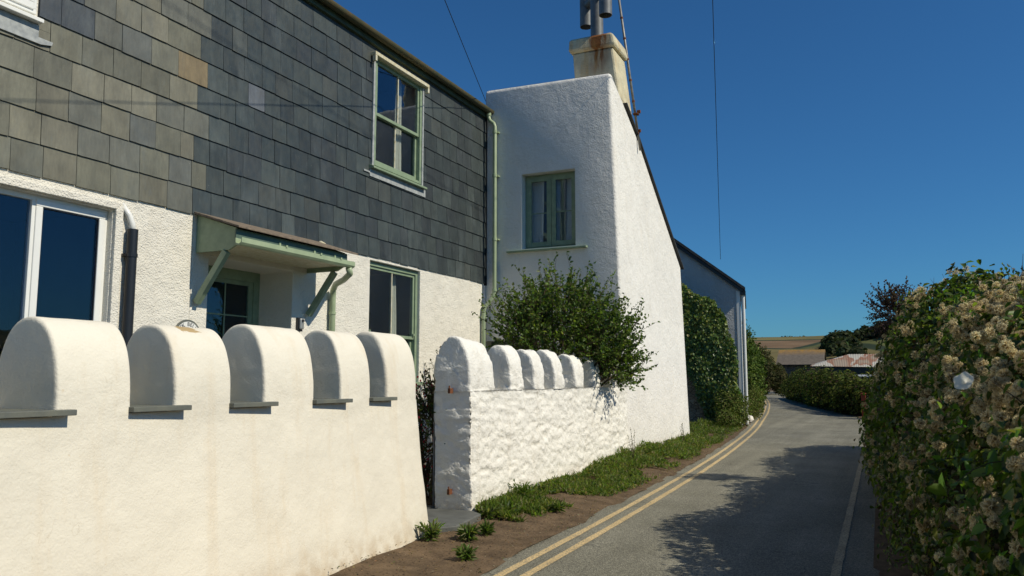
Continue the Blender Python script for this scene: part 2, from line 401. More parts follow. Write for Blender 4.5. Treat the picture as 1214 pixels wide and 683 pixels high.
def ruststeel():
    m, t, o = newmat('corrugated_sheet')
    c = ramp(t, noise(t, .5, 4, sc=(1, .25, 1)), [(.30, (.42, .40, .34)), (.50, (.50, .47, .40)), (.53, (.30, .14, .08)), (.62, (.34, .27, .20))])
    wv = t.nodes.new('ShaderNodeTexWave'); wv.wave_type = 'BANDS'; wv.bands_direction = 'X'; wv.inputs['Scale'].default_value = 2.0
    t.links.new(pos(t), wv.inputs['Vector'])
    c = mix(t, c, ramp(t, wv.outputs['Fac'], [(0.0, .75), (1.0, 1.05)]), 1.0, 'MULTIPLY')
    prin(t, o, c, .7, bump(t, wv.outputs['Fac'], .6, .03), .3); return m
M['corrugated'] = ruststeel()
def barnroof():
    m, t, o = newmat('lichened_slates')
    g = t.nodes.new('ShaderNodeNewGeometry'); sx = t.nodes.new('ShaderNodeSeparateXYZ'); t.links.new(g.outputs['Position'], sx.inputs[0])
    mr = t.nodes.new('ShaderNodeMapRange'); mr.inputs['From Min'].default_value = 4.45; mr.inputs['From Max'].default_value = 5.15
    t.links.new(sx.outputs['Z'], mr.inputs['Value'])
    c = ramp(t, noise(t, 3, 6, .7), [(.3, (.11, .095, .08)), (.7, (.19, .16, .13))])
    f = math_(t, 'MULTIPLY', mr.outputs[0], ramp(t, noise(t, 2.2, 6, .7), [(.25, .1), (.6, 1.0)]))
    c = mix(t, c, (.36, .20, .045), f)
    prin(t, o, c, .9, bump(t, noise(t, 8, 4), .6, .03), .1); return m
M['barn_roof'] = barnroof()
def stone_mat(name, a, b, sc=5):
    m, t, o = newmat(name); d = voro(t, sc, sc=(1, 1, 1.9)); col = voro(t, sc, sc=(1, 1, 1.9), out='Color')
    c = ramp(t, col, [(.1, a), (.9, b)]); e = ramp(t, voro(t, sc, sc=(1, 1, 1.9), feature='DISTANCE_TO_EDGE'), [(.02, 1.0), (.07, 0.0)])
    c = mix(t, c, tuple(x*.45 for x in a), e); c = mix(t, c, ramp(t, noise(t, 18, 5), [(.3, .7), (.7, 1.2)]), 1.0, 'MULTIPLY')
    prin(t, o, c, .9, bump(t, e, -1, .03, bump(t, noise(t, 16, 5), .8, .02)), .15); return m
M['rubble'] = stone_mat('rubble_stone', (.26, .20, .14), (.46, .38, .28), 5)
M['barn_wall'] = stone_mat('barn_stone', (.10, .10, .095), (.19, .18, .16), 3)

# ------------------------------------------------------------------ foliage helpers
def unit(v): return v/np.maximum(np.linalg.norm(v, axis=-1, keepdims=True), 1e-9)
def leafmesh(name, P, D, Nn, L, Wd, col, m, parent=None, label=None, fold=.25):
    """P base points, D direction of the leaf, Nn normal hint, L length, Wd width; six-point folded leaves"""
    n = len(P); D = unit(D); side = unit(np.cross(D, Nn)); nn = unit(np.cross(side, D)); L = L[:, None]; Wd = Wd[:, None]
    v = np.stack([P, P+D*L*.35+side*Wd*.5+nn*Wd*fold, P+D*L*.72+side*Wd*.36+nn*Wd*fold*.7-nn*L*.05,
                  P+D*L-nn*L*.14, P+D*L*.72-side*Wd*.36+nn*Wd*fold*.7-nn*L*.05, P+D*L*.35-side*Wd*.5+nn*Wd*fold], 1)
    b = np.arange(n)[:, None]*6
    Fq = np.concatenate([b+np.array([[0, 1, 2, 3]]), b+np.array([[0, 3, 4, 5]])], 0)
    return mesh(name, v.reshape(-1, 3), Fq, m, parent, col=np.repeat(col, 6, 0), label=label)
def leafsimple(name, P, D, Nn, L, Wd, col, m, parent=None, label=None):
    n = len(P); D = unit(D); side = unit(np.cross(D, Nn)); L = L[:, None]; Wd = Wd[:, None]
    v = np.stack([P-D*L*.5, P+side*Wd*.5, P+D*L*.5, P-side*Wd*.5], 1)
    return mesh(name, v.reshape(-1, 3), (np.arange(n)[:, None]*4+np.arange(4)), m, parent, col=np.repeat(col, 4, 0), label=label)
def rdir(n): return unit(RNG.normal(size=(n, 3)))
def tints(n, cols, wts, jit=.22):
    c = np.array(cols)[RNG.choice(len(cols), n, p=np.array(wts)/sum(wts))]
    return np.clip(c*(1+RNG.normal(size=(n, 1))*jit)*(1+RNG.normal(size=(n, 3))*.06), .004, .9)
def stuff_free(): pass

# ================================================================== GROUND
# one sheet to the horizon: flat near the lane, rising to hills far off
def hillh(X, Y):
    d = np.hypot(X, Y); s = lambda a, b, x: (lambda t: t*t*(3-2*t))(np.clip((x-a)/(b-a), 0, 1))
    back = 60*s(260, 1250, d)*(1+.05*np.sin(X*.006+1)+.03*np.sin(X*.017))
    spur = 27*np.exp(-((X-85)/110)**2)*np.exp(-((Y-560)/120)**2)
    return back*(Y > 0)*s(-.4, .1, Y/np.maximum(d, 1)) + spur + s(110, 300, d)*1.5
def polar_sheet():
    rr = np.concatenate([[0], np.geomspace(6, 3800, 90)]); th = np.linspace(0, 2*np.pi, 241)[:-1]
    A, B = np.meshgrid(rr, th, indexing='ij'); X = A*np.cos(B)-4; Y = A*np.sin(B)+10; Z = hillh(X, Y)-.03
    V = np.stack([X, Y, Z], 2).reshape(-1, 3); n = 240; k = len(rr)
    i, j = np.meshgrid(np.arange(1, k-1), np.arange(n), indexing='ij')
    Fq = np.stack([i*n+j, i*n+n+j, i*n+n+(j+1) % n, i*n+(j+1) % n], 2).reshape(-1, 4)
    Fq2 = np.stack([np.zeros(n, int), n+np.arange(n), n+(np.arange(n)+1) % n, n+(np.arange(n)+1) % n], 1)
    far = A.ravel() > 180
    o = mesh('ground', V, [tuple(f) for f in Fq] + [tuple(f[:3]) for f in Fq2], M['ground'], smooth=True)
    o.data.materials.append(M['hill'])
    fi = np.array([1 if far[p.vertices[0]] else 0 for p in o.data.polygons], dtype=np.int32)
    o.data.polygons.foreach_set('material_index', fi)
    tag(o, kind='structure', label='fields rising to brown hills beyond the lane')
polar_sheet()

# road edges: left yellow line and right edge as functions of Y
LY = [(-12, -2.85), (0, -2.88), (6, -2.94), (8.5, -3.0), (11.5, -3.06), (17.4, -3.32), (26.5, -3.97), (32, -4.55), (40, -5.37), (52, -6.8), (64, -8.43), (80, -10.9), (106, -15.2), (140, -24), (180, -38)]
RY = [(-12, -.40), (0, -.42), (7.2, -.45), (15, -.50), (20, -.52), (26, -.62), (37, -1.3), (44, -2.6), (52, -4.0), (64, -5.6), (80, -8.2), (106, -12.4), (140, -21), (180, -35)]
def smooth_fn(pts):
    xs, ys = np.array(pts).T
    def f(y):
        y = np.asarray(y, float); a = 0
        for o_ in (-3, -1.5, 0, 1.5, 3): a = a + np.interp(y+o_, xs, ys)
        return a/5
    return f
lx = smooth_fn(LY); rx = smooth_fn(RY)
YS = np.concatenate([np.arange(-12, 40, .5), np.arange(40, 181, 2.5)])
def strip(name, xa, xb, za, zb, m, nx=6, ys=YS, wob=0.0, **kw):
    n = len(ys); u = np.linspace(0, 1, nx+1); X = xa[:, None]*(1-u)+xb[:, None]*u; Z = za[:, None]*(1-u)+zb[:, None]*u
    Yg = np.repeat(ys[:, None], nx+1, 1)
    V = np.stack([X, Yg, Z], 2).reshape(-1, 3)
    if wob:
        V[:, 2] += fbm(V*3, 4)*wob
    i, j = np.meshgrid(np.arange(n-1), np.arange(nx), indexing='ij'); k = i*(nx+1)+j
    Fq = np.stack([k, k+1, k+nx+2, k+nx+1], 2).reshape(-1, 4)
    return mesh(name, V, Fq, m, smooth=True, **kw)
z0 = np.zeros(len(YS))
tag(strip('road', lx(YS)-.22+.03*np.sin(YS*1.7), rx(YS)+.35, z0, z0, M['road'], 8), kind='structure', label='narrow grey asphalt lane')
def line(name, fn, off, wdt, y0, y1, m):
    ys = np.arange(y0, y1, .12 if y1 < 60 else .4); x = fn(ys)+off; j = fbm(np.stack([ys*9, ys*0, ys*0], 1), 3)*.008
    j2 = fbm(np.stack([ys*9, ys*0+7, ys*0], 1), 3)*.008; z = np.full(len(ys), .004)
    tag(strip(name, x-wdt/2+j, x+wdt/2+j2, z, z, m, 1, ys), kind='structure')
line('road_line', lx, 0, .075, -4, 118, M['yellow'])
line('road_line', lx, .20, .075, -4, 118, M['yellow'])
line('road_line', rx, 0, .075, -4, 20.5, M['edge'])
# verge on the left, from the walls to the tarmac
YV = np.arange(-4, 75, .25)
def wallbase(y): return np.interp(y, [-5, 2.9, 7.1, 8.2, 15, 20.7, 21.3, 28, 33, 75], [-3.6, -3.94, -4.25, -4.32, -4.62, -4.62, -5.3, -5.6, -6.3, -11.5])
vx0 = wallbase(YV)-.35; vx1 = lx(YV)-.17
YV2 = np.arange(-4, 75, .12); a = lx(YV2)-.17+fbm(np.stack([YV2*2.2, YV2*0, YV2*0], 1), 4)*.07
o = strip('verge', wallbase(YV2)-.35, a, np.full(len(YV2), .10), np.full(len(YV2), .006), M['soil'], 14, YV2, wob=.03)
tag(o, kind='structure', label='bare brown earth verge beside the walls')
# garden ground behind the walls, and added bounce ground behind the camera
M['bounce_gravel'] = simple('pale_bounce_ground', (.44, .40, .32), .9, .15, 20, .01, 60, .1)
fc = MB().box(-3.9, 9, -26, -12.2, -.2, .02).box(-9, -3.95, -26, -2, -.2, .02).box(1.2, 9, -12.1, -1.6, -.2, .02).build('bounce_ground', M['bounce_gravel']); tag(fc, kind='structure')  # unseen pale ground, added to bounce light onto the shaded faces
g = MB().box(-7.8, -4.45, -1.9, 15.4, -.2, .04).build('garden_ground', M['step']); tag(g, kind='structure')
# right bank under the hedge
o = strip('bank', rx(YS)+.28, rx(YS)+3.5, np.full(len(YS), .006), np.full(len(YS), .25), M['soil'], 10, YS, wob=.06); tag(o, kind='structure')
st = MB().prism([(-5.6, 7.0), (-4.22, 7.04), (-4.02, 7.3), (-4.13, 8.05), (-4.45, 8.32), (-5.6, 8.35)], 'z', .03, .125).build('gate_step', M['step'], bevel=.012)
tag(st, 'flat dark slate slab in the gateway between the two white walls', 'doorstep')

# ================================================================== GARDEN WALLS
def loft_block(secs, m, name, parent, disp, u_n=34, rings=5, caps=(True, True), label=None, close=True):
    """secs: list of (y, list of (x,z) outline points open at the bottom); caps fill the ends with shrinking rings"""
    V = []; rows = []
    def ring(y, pts): rows.append(len(V)); V.extend([(x, y, z) for x, z in pts])
    n = len(secs[0][1])
    def capr(sec, rev):
        y, pts = sec; P = np.array(pts); c = np.array([P[:, 0].mean(), P[:, 1].min()*.55+P[:, 1].max()*.45])
        out = []
        for k in range(0, rings+1):
            s = 1-k/rings if k else .975; q = c+(P-c)*s
            q[:, 1] = np.where(P[:, 1] <= P[:, 1].min()+1e-6, P[:, 1], q[:, 1])
            out.append((y, [tuple(a) for a in q]))
        return out if not rev else out[::-1]
    allsec = (capr(secs[0], True) if caps[0] else []) + list(secs) + (capr(secs[-1], False) if caps[1] else [])
    for y, pts in allsec: ring(y, pts)
    V = np.array(V); Fq = []
    for i in range(len(allsec)-1):
        for j in range(n-1):
            Fq.append((i*n+j, i*n+j+1, (i+1)*n+j+1, (i+1)*n+j))
    V = disp(V)
    return mesh(name, V, np.array(Fq), m, parent, smooth=True, label=label)
def xs1(y): return -4.07-.05*(y-2.9)      # street face of the near wall at coping height
def arch(xf, th, zb, zt, n=36, sq=2.3):
    """rounded merlon section from street foot over the top to garden foot"""
    spring = zb+(zt-zb)*.12; pts = [(xf, z) for z in np.linspace(zb, spring, 5)[:-1]]
    for k in range(n+1):
        a = math.pi*k/n; cx, cz = math.cos(a), math.sin(a)
        ex = math.copysign(abs(cx)**(2/sq), cx); ez = abs(cz)**(2/sq)
        pts.append((xf-th/2+ex*th/2, spring+ez*(zt-spring)))
    pts += [(xf-th, z) for z in np.linspace(spring, zb, 5)[1:]]
    return pts
def merlon(y0, y1, xf, th, zb, zt, m, parent, rnd_, disp, label=None, n=36, sq=2.3, step=.04):
    secs = []
    prof = [(0, 1), (.08, .55), (.3, .22), (.62, .05), (1, 0)]
    def sec(y, ins):
        P = np.array(arch(xf(y), th, zb, zt, n, sq)); c = np.array([P[:, 0].mean(), zb])
        s = 1-ins/(th/2); q = P.copy(); q[:, 0] = c[0]+(P[:, 0]-c[0])*s; q[:, 1] = zb+(P[:, 1]-zb)*(1-ins/(zt-zb)); return (y, [tuple(a) for a in q])
    rnd = min(rnd_, .035)
    for f, i in prof: secs.append(sec(y0+rnd*f, rnd*i))
    for y in np.arange(y0+rnd+step, y1-rnd_-.01, step): secs.append(sec(y, 0))
    rnd = rnd_
    for f, i in prof[::-1]: secs.append(sec(y1-rnd*f, rnd*i))
    return loft_block(secs, m, 'merlon', parent, disp, label=label)
def disp_smooth(amp=.007):
    def f(V):
        n = fbm(V*2.3+3, 3); n2 = fbm(V*9, 3); k = np.clip((V[:, 2]-1.41)/.05, 0, 1)
        V = V.copy(); V[:, 0] += n*amp*k+n2*.002*k; V[:, 2] += fbm(V*3+9, 3)*amp*k; V[:, 1] += fbm(V*6+5, 3)*.006*k; return V
    return f
gw = thing('garden_wall', (-4.2, 4.5, 0), 'smooth cream rendered garden wall with five rounded merlons and slate copings, nearest the camera', 'wall')
# body: street face battered outwards at the foot
def body1():
    ys = np.concatenate([np.arange(-1.5, 6.92, .05), [6.95, 6.99, 7.02, 7.035]])
    V = []; zz = np.linspace(1.40, -.12, 42); n = len(zz)
    thick = .56
    for y in ys:
        e = max(0, (y-6.82)/.215); ins = .17*(1-math.sqrt(max(0, 1-e*e)))
        for z in zz: V.append((xs1(y)+.135*(1-z/1.4)**1.3-ins, y+.10*(1-z/1.4)*(y > 6.5), z))
    Fq = [(i*n+j, i*n+j+1, (i+1)*n+j+1, (i+1)*n+j) for i in range(len(ys)-1) for j in range(n-1)]
    # far end cap + back + top
    k = len(ys)-1; base = len(V); xb = [xs1(7)-thick-.02]*n
    cols = 8
    for c in range(1, cols+1):
        for j, z in enumerate(zz):
            x0 = V[k*n+j][0]; V.append((x0+(xb[j]-x0)*c/cols, V[k*n+j][1]+.012*math.sin(math.pi*c/cols), z))
    prev = [k*n+j for j in range(n)]
    for c in range(cols):
        cur = [base+c*n+j for j in range(n)]
        Fq += [(prev[j], prev[j+1], cur[j+1], cur[j]) for j in range(n-1)]; prev = cur
    b = len(V); V += [(xs1(-1.5)-thick-.02, -1.5, z) for z in zz]
    Fq += [(prev[j], prev[j+1], b+j+1, b+j) for j in range(n-1)]
    # top
    V += [V[i*n] for i in range(len(ys))]; tops = list(range(len(V)-len(ys), len(V))); t0 = len(V)
    V += [(xs1(y)-thick-.02, y, 1.40) for y in ys]
    Fq += [(tops[i+1], tops[i], t0+i, t0+i+1) for i in range(len(ys)-1)]
    V = np.array(V); k = np.clip((1.39-V[:, 2])/.08, 0, 1)
    V[:, 0] += (fbm(V*1.7+1, 4)*.014+fbm(V*8, 3)*.002)*k
    return mesh('wall_body', V, np.array(Fq), M['wall_cream'], gw, smooth=True)
body1()
mer = [(1.75, 2.42, 1.93), (2.90, 3.40, 1.955), (3.74, 4.25, 1.965), (4.60, 5.20, 2.02), (5.58, 6.04, 2.03), (6.33, 6.98, 2.06)]
mlab = ['smooth merlon with a dark shaded end nearest the camera', None, None, None, None, None]
for i, (a_, b_, zt) in enumerate(mer):
    merlon(a_, b_, lambda y: xs1(y), .55, 1.4, zt, M['wall_cream'], gw, .024 if i < 5 else .15, disp_smooth(), label='merlon with peeling patch of ochre paint on its top' if i == 2 else None)
gaps = [(2.42, 2.90), (3.40, 3.74), (4.25, 4.60), (5.20, 5.58), (6.04, 6.33)]
for i, (a_, b_) in enumerate(gaps):
    x = xs1((a_+b_)/2)
    zc = 1.40+.006
    MB().prism([(x+.055, a_-.02 if i else a_-.3), (x+.06, b_+.075), (x-.0, b_+.075), (x-.003, b_-.004), (x-.5, b_-.004), (x-.5, a_+.004), (x-.003, a_+.004), (x, a_-.02)], 'z', zc, zc+.032).build('coping_slab', M['sill_slate'], gw, bevel=.004)

# rough far wall
gw2 = thing('garden_wall', (-4.55, 11.5, 0), 'lumpy whitewashed rubble stone garden wall with rounded merlons, beyond the gateway', 'wall')
def rub(V, zc=1.46, lim=True):
    V = V.copy(); st = np.stack([V[:, 0]*3.6, V[:, 1]*3.6+fbm(V*3+60, 2)*.9, V[:, 2]*10.0+fbm(V*2.0+90, 2)*.6], 1)
    d1, d2, idd = cells(st, 4); e = np.clip((d2-d1)*2.2, 0, 1); h = (e**.6-.6)*.012+(idd-.5)*.012+fbm(st*.6+2, 3)*.020+fbm(st*4, 4)*.010-.020*np.clip(fbm(st*1.7+40, 4)*4-1.0, 0, 1)-.012*np.clip(fbm(st*3.7+80, 3)*4-1.0, 0, 1)
    return h
XS2 = lambda y: np.interp(y, [8.2, 8.7, 12, 15.2], [-4.34, -4.36, -4.52, -4.64])
def body2():
    ys = np.arange(8.20, 15.32, .026); zz = np.arange(1.47, -.16, -.026); n = len(zz); th = .50
    cols = np.linspace(1, 0, 20)
    V = []
    for c in cols[:-1]:                       # near end face, back to front
        for z in zz:
            xf = XS2(8.2)+.05*(1-z/1.47); r = .035*(c < .08)+.01*(c < .14)
            V.append((xf-th*c, 8.2+.05*abs(c-.5)**3-.02*(1-z/1.47), z))
    for y in ys:
        for z in zz: V.append((XS2(y)+.05*(1-z/1.47)-.03*math.exp(-(y-8.2)/.03), y, z))
    m_ = len(cols)-1+len(ys); V = np.array(V); h = rub(V)
    Fq = [(i*n+j, i*n+j+1, (i+1)*n+j+1, (i+1)*n+j) for i in range(m_-1) for j in range(n-1)]
    ne = (len(cols)-1)*n
    k = np.ones(len(V)); W = V.copy()
    W[ne:, 0] += h[ne:]; W[:ne, 1] -= h[:ne]*.9
    W[:, 0] += fbm(V*np.array([.8, .8, .8])+4, 3)*.035; W[:ne, 0] += (fbm(V[:ne]*3, 3)*.03)
    # top strip and back
    tops = [i*n for i in range(len(cols)-1, m_)]; t0 = len(W)
    tv = np.array([(XS2(y)-th, y, 1.47) for y in ys]); bt = np.array([(XS2(y)-th, y, -.1) for y in ys])
    mid = np.array([(XS2(y)-th*.5, y, 1.475+.012*math.sin(y*9)) for y in ys])
    W = np.concatenate([W, mid, tv, bt]); q = len(ys)
    Fq += [(tops[i+1], tops[i], t0+i, t0+i+1) for i in range(q-1)]
    Fq += [(t0+i+1, t0+i, t0+q+i, t0+q+i+1) for i in range(q-1)]
    Fq += [(t0+q+i+1, t0+q+i, t0+2*q+i, t0+2*q+i+1) for i in range(q-1)]
    return mesh('wall_body', W, np.array(Fq), M['wall_rubble'], gw2, smooth=True)
body2()
def disp_rub(V):
    h = rub(V); k = np.clip((V[:, 2]-1.46)/.03, 0, 1); W = V.copy(); c = np.array([V[:, 0].mean(), V[:, 1].mean(), 1.5])
    d = unit((V-c)*np.array([1, .6, 1])); W += d*(h*k)[:, None]*.75+d*(fbm(V*3.3+8, 3)*.034*k)[:, None]; return W
m2 = [(8.19, 8.86, 2.09, .50), (9.42, 9.86, 2.05, .46), (10.28, 10.72, 2.04, .46), (11.15, 11.58, 2.05, .45), (12.15, 12.6, 2.02, .44), (13.15, 13.6, 2.0, .44), (14.15, 14.6, 2.0, .44)]
for a_, b_, zt, th in m2:
    merlon(a_, b_, lambda y: float(XS2(y))-.005, th, 1.462, zt, M['wall_rubble'], gw2, .035, disp_rub, n=40, sq=2.2, step=.03)
for z in (1.475, .33):
    hp = MB().box(-4.60, -4.57, 8.11, 8.18, z-.035, z+.025).tube([(-4.585, 8.12, z-.02), (-4.585, 8.12, z+.055)], .009, 8).build('hinge_pin', M['rust'], gw2, label='rusty iron hinge pin left from a gate')

# ================================================================== SLATE-HUNG COTTAGES
FX = -7.77
def wallblock(name, poly_y0, poly_y1, z1, parent, m, holes, depth=.35):
    o = MB().box(FX-depth, FX, poly_y0, poly_y1, -.1, z1).build(name, m, parent)
    return o
def sub_rect(rects, hole):
    out = []
    a0, a1, b0, b1 = hole
    for (y0, y1, zz0, zz1) in rects:
        if a1 <= y0 or a0 >= y1 or b1 <= zz0 or b0 >= zz1: out.append((y0, y1, zz0, zz1)); continue
        if b0 > zz0: out.append((y0, y1, zz0, b0))
        if b1 < zz1: out.append((y0, y1, b1, zz1))
        lo, hi = max(zz0, b0), min(zz1, b1)
        if a0 > y0: out.append((y0, a0, lo, hi))
        if a1 < y1: out.append((a1, y1, lo, hi))
    return [r for r in out if r[1]-r[0] > .004 and r[3]-r[2] > .004]
EXP = .335; ZB = 3.66
def slates(parent, side, holes):
    rng = random.Random(5 if side == 'L' else 9); V = []; Fq = []; C = []
    for k in range(-1, 11):
        zb = ZB+EXP*k; 
        if k < 0: continue
        edge = 7.22+(.13 if k % 2 else -.05)+rng.uniform(-.03, .03)*0+[0, .02, -.02, .03, 0, -.03, .02, 0, .03, -.02, 0][k % 11]
        y = (-3.0 if side == 'L' else edge); yend = edge if side == 'L' else 15.26
        y += 0 if side == 'R' else -rng.uniform(0, .3)
        while y < yend-.01:
            wv = rng.uniform(.33, .43) if side == 'L' else rng.uniform(.25, .39)
            y1 = min(y+wv, yend)
            if yend-y1 < .15: y1 = yend
            if side == 'L':
                base = random.Random(k*100+int(y*37)).choice([(.150, .148, .108), (.138, .138, .104), (.165, .158, .115), (.125, .128, .105), (.112, .118, .104), (.175, .168, .125)])
                if k >= 5 and y1 > 5.02 and y < 5.4: base = (.045, .055, .065)
                if k == 4 and 4.95 < y < 5.9 and False: base = (.045, .055, .065)
                if rng.random() < .02: base = (.15, .128, .08)
                if k == 5 and abs(y1-yend) < .01: base = (.20, .155, .085)
            else:
                base = rng.choice([(.044, .057, .058), (.050, .064, .065), (.041, .052, .054), (.057, .072, .071), (.063, .078, .075), (.046, .056, .060)])
                if rng.random() < .05: base = (.068, .078, .072)
                if k == 5 and 7.9 < y < 8.2: base = (.13, .145, .165)
            jz = rng.uniform(-.006, .006); zt = min(zb+EXP+.0, 7.34)
            for (a, b, c0, c1) in sub_rect([(y+.003, y1-.003, zb+jz, zt)], (-9, -8, 0, 1)) if not holes else holes_clip((y+.003, y1-.003, zb+jz, zt), holes):
                tl = rng.uniform(-.003, .003); xb = FX+.023+rng.uniform(0, .005); xt = FX+.010
                fz = lambda z: xb+(xt-xb)*(z-(zb+jz))/(zt-zb)
                n = len(V); s = rng.uniform(-.004, .004)
                ny = max(2, int((b-a)/.06)); 
                # chipped lower edge
                bot = [(a+(b-a)*i/ny, c0+(rng.uniform(-.0015, .0015) if 0 < i < ny else rng.uniform(0, .004))+s*.4*(i/ny-.5)) for i in range(ny+1)]
                for (yy, z_) in bot: V.append((fz(z_)+tl*(yy-a)/(b-a), yy, z_))
                for (yy, z_) in bot: V.append((FX+.002, yy, z_))
                V += [(fz(c1)+tl, b, c1), (fz(c1), a, c1), (FX+.002, b, c1), (FX+.002, a, c1)]
                q = n+2*(ny+1)
                Fq.append(tuple(range(n, n+ny+1))+(q, q+1))
                for i in range(ny): Fq.append((n+i+1, n+i, n+ny+1+i, n+ny+2+i))
                Fq.append((n, q+1, q+3, n+ny+1)); Fq.append((n+ny, n+2*ny+1, q+2, q)); Fq.append((q, q+2, q+3, q+1))
                j = rng.uniform(.84, 1.14); j *= .94 if side == 'L' else .82; C += [tuple(x*j for x in base)]*(2*(ny+1)+4)
            y = y1
    for hs_ in holes_clip((-3.0 if side == 'L' else 7.2225, 7.2195 if side == 'L' else 15.24, 3.665, 7.34), [(h[0]+.01, h[1]-.01, h[2]+.01, h[3]-.01) for h in holes]):
        n = len(V); x = FX+.0015; V += [(x, hs_[0], hs_[2]), (x, hs_[1], hs_[2]), (x, hs_[1], hs_[3]), (x, hs_[0], hs_[3])]; Fq.append((n, n+1, n+2, n+3)); C += [(.012, .013, .013)]*4
    return mesh('slate_cladding', V, Fq, M['slate'], parent, col=np.array(C))
def holes_clip(r, holes):
    rs = [r]
    for h in holes: rs = sub_rect(rs, h)
    return rs

def sash_window(parent, y0, y1, zb, zt, xf, mf, midz, curtain=True, horns=False):
    """two sashes with one glazing bar each; xf = plane of the front of the frame"""
    wn = MB()
    fw = .065; fr = MB()
    fr.box(xf-.12, xf, y0, y0+fw, zb, zt).box(xf-.12, xf, y1-fw, y1, zb, zt).box(xf-.12, xf, y0+fw, y1-fw, zt-fw, zt).box(xf-.12, xf, y0+fw, y1-fw, zb, zb+.05)
    w_ = fr.build('window', mf, parent, bevel=.004)
    def sash(xs, a, b, c, d, bot, top):
        s = MB(); sw = .05
        s.box(xs-.045, xs, a, a+sw, c, d).box(xs-.045, xs, b-sw, b, c, d).box(xs-.045, xs, a+sw, b-sw, c, c+bot).box(xs-.045, xs, a+sw, b-sw, d-top, d)
        so_ = s.build('sash', mf, w_, bevel=.004)
        ym = (a+b)/2; MB().box(xs-.04, xs-.006, ym-.011, ym+.011, c+bot, d-top).build('glazing_bar', M['upvc'] if mf is M['green'] else mf, so_)
        MB().box(xs-.028, xs-.022, a+sw-.004, b-sw+.004, c+bot-.004, d-top+.004).build('pane', M['glass'], so_)
    # the window's own third level: sashes directly under the window
    ia, ib = y0+fw, y1-fw
    s = MB(); sw = .052
    for xs, c, d, bt, tp in ((xf-.025, midz-.03, zt-fw, .055, .05), (xf-.075, zb+.05, midz+.03, .08, .055)):
        s.box(xs-.045, xs, ia+.002, ia+sw, c, d).box(xs-.045, xs, ib-sw, ib-.002, c, d).box(xs-.045, xs, ia+sw, ib-sw, c, c+bt).box(xs-.045, xs, ia+sw, ib-sw, d-tp, d-.002)
        ym = (ia+ib)/2; MB().box(xs-.04, xs-.006, ym-.012, ym+.012, c+bt, d-tp).build('glazing_bar', M['white_trim'], w_)
        MB().box(xs-.028, xs-.022, ia+sw-.004, ib-sw+.004, c+bt-.004, d-tp+.004).build('pane', M['glass'], w_)
        s.build('sash', mf, w_, bevel=.004); s = MB()
    if horns:
        for yy in (ia+.04, ib-.04): MB().box(xf-.02, xf+.012, yy-.02, yy+.02, midz+.03, midz+.075).build('sash_horn', mf, w_, bevel=.006)
    # room behind and a curtain at the far side
    b = MB(); X0, X1 = xf-1.4, xf-.13
    ra, rb, rc, rd = y0+.004, y1-.004, zb+.004, zt-.004; V = [(X0, ra, rc), (X0, rb, rc), (X0, rb, rd), (X0, ra, rd), (X1, ra, rc), (X1, rb, rc), (X1, rb, rd), (X1, ra, rd)]
    b.add(V, [(0, 1, 2, 3), (0, 4, 5, 1), (2, 6, 7, 3), (1, 5, 6, 2), (0, 3, 7, 4)]); mesh('room_interior', b.v, b.f, M['room'], w_)
    if curtain:
        for (ca, cb) in curtain:
            ys = np.linspace(ca, cb, 40); zz = np.linspace(zb+.05, zt-.02, 14); V = []
            for z in zz:
                for i, y in enumerate(ys):
                    V.append((xf-.24+.028*math.sin(i*.95+.3*math.sin(z*3))+.01*math.sin(i*2.1), y+.02*math.sin(z*2+i*.1), z))
            Fq = [(r*40+i, r*40+i+1, (r+1)*40+i+1, (r+1)*40+i) for r in range(13) for i in range(39)]
            mesh('curtain', V, Fq, M['curtain'], w_, smooth=True)
    return w_

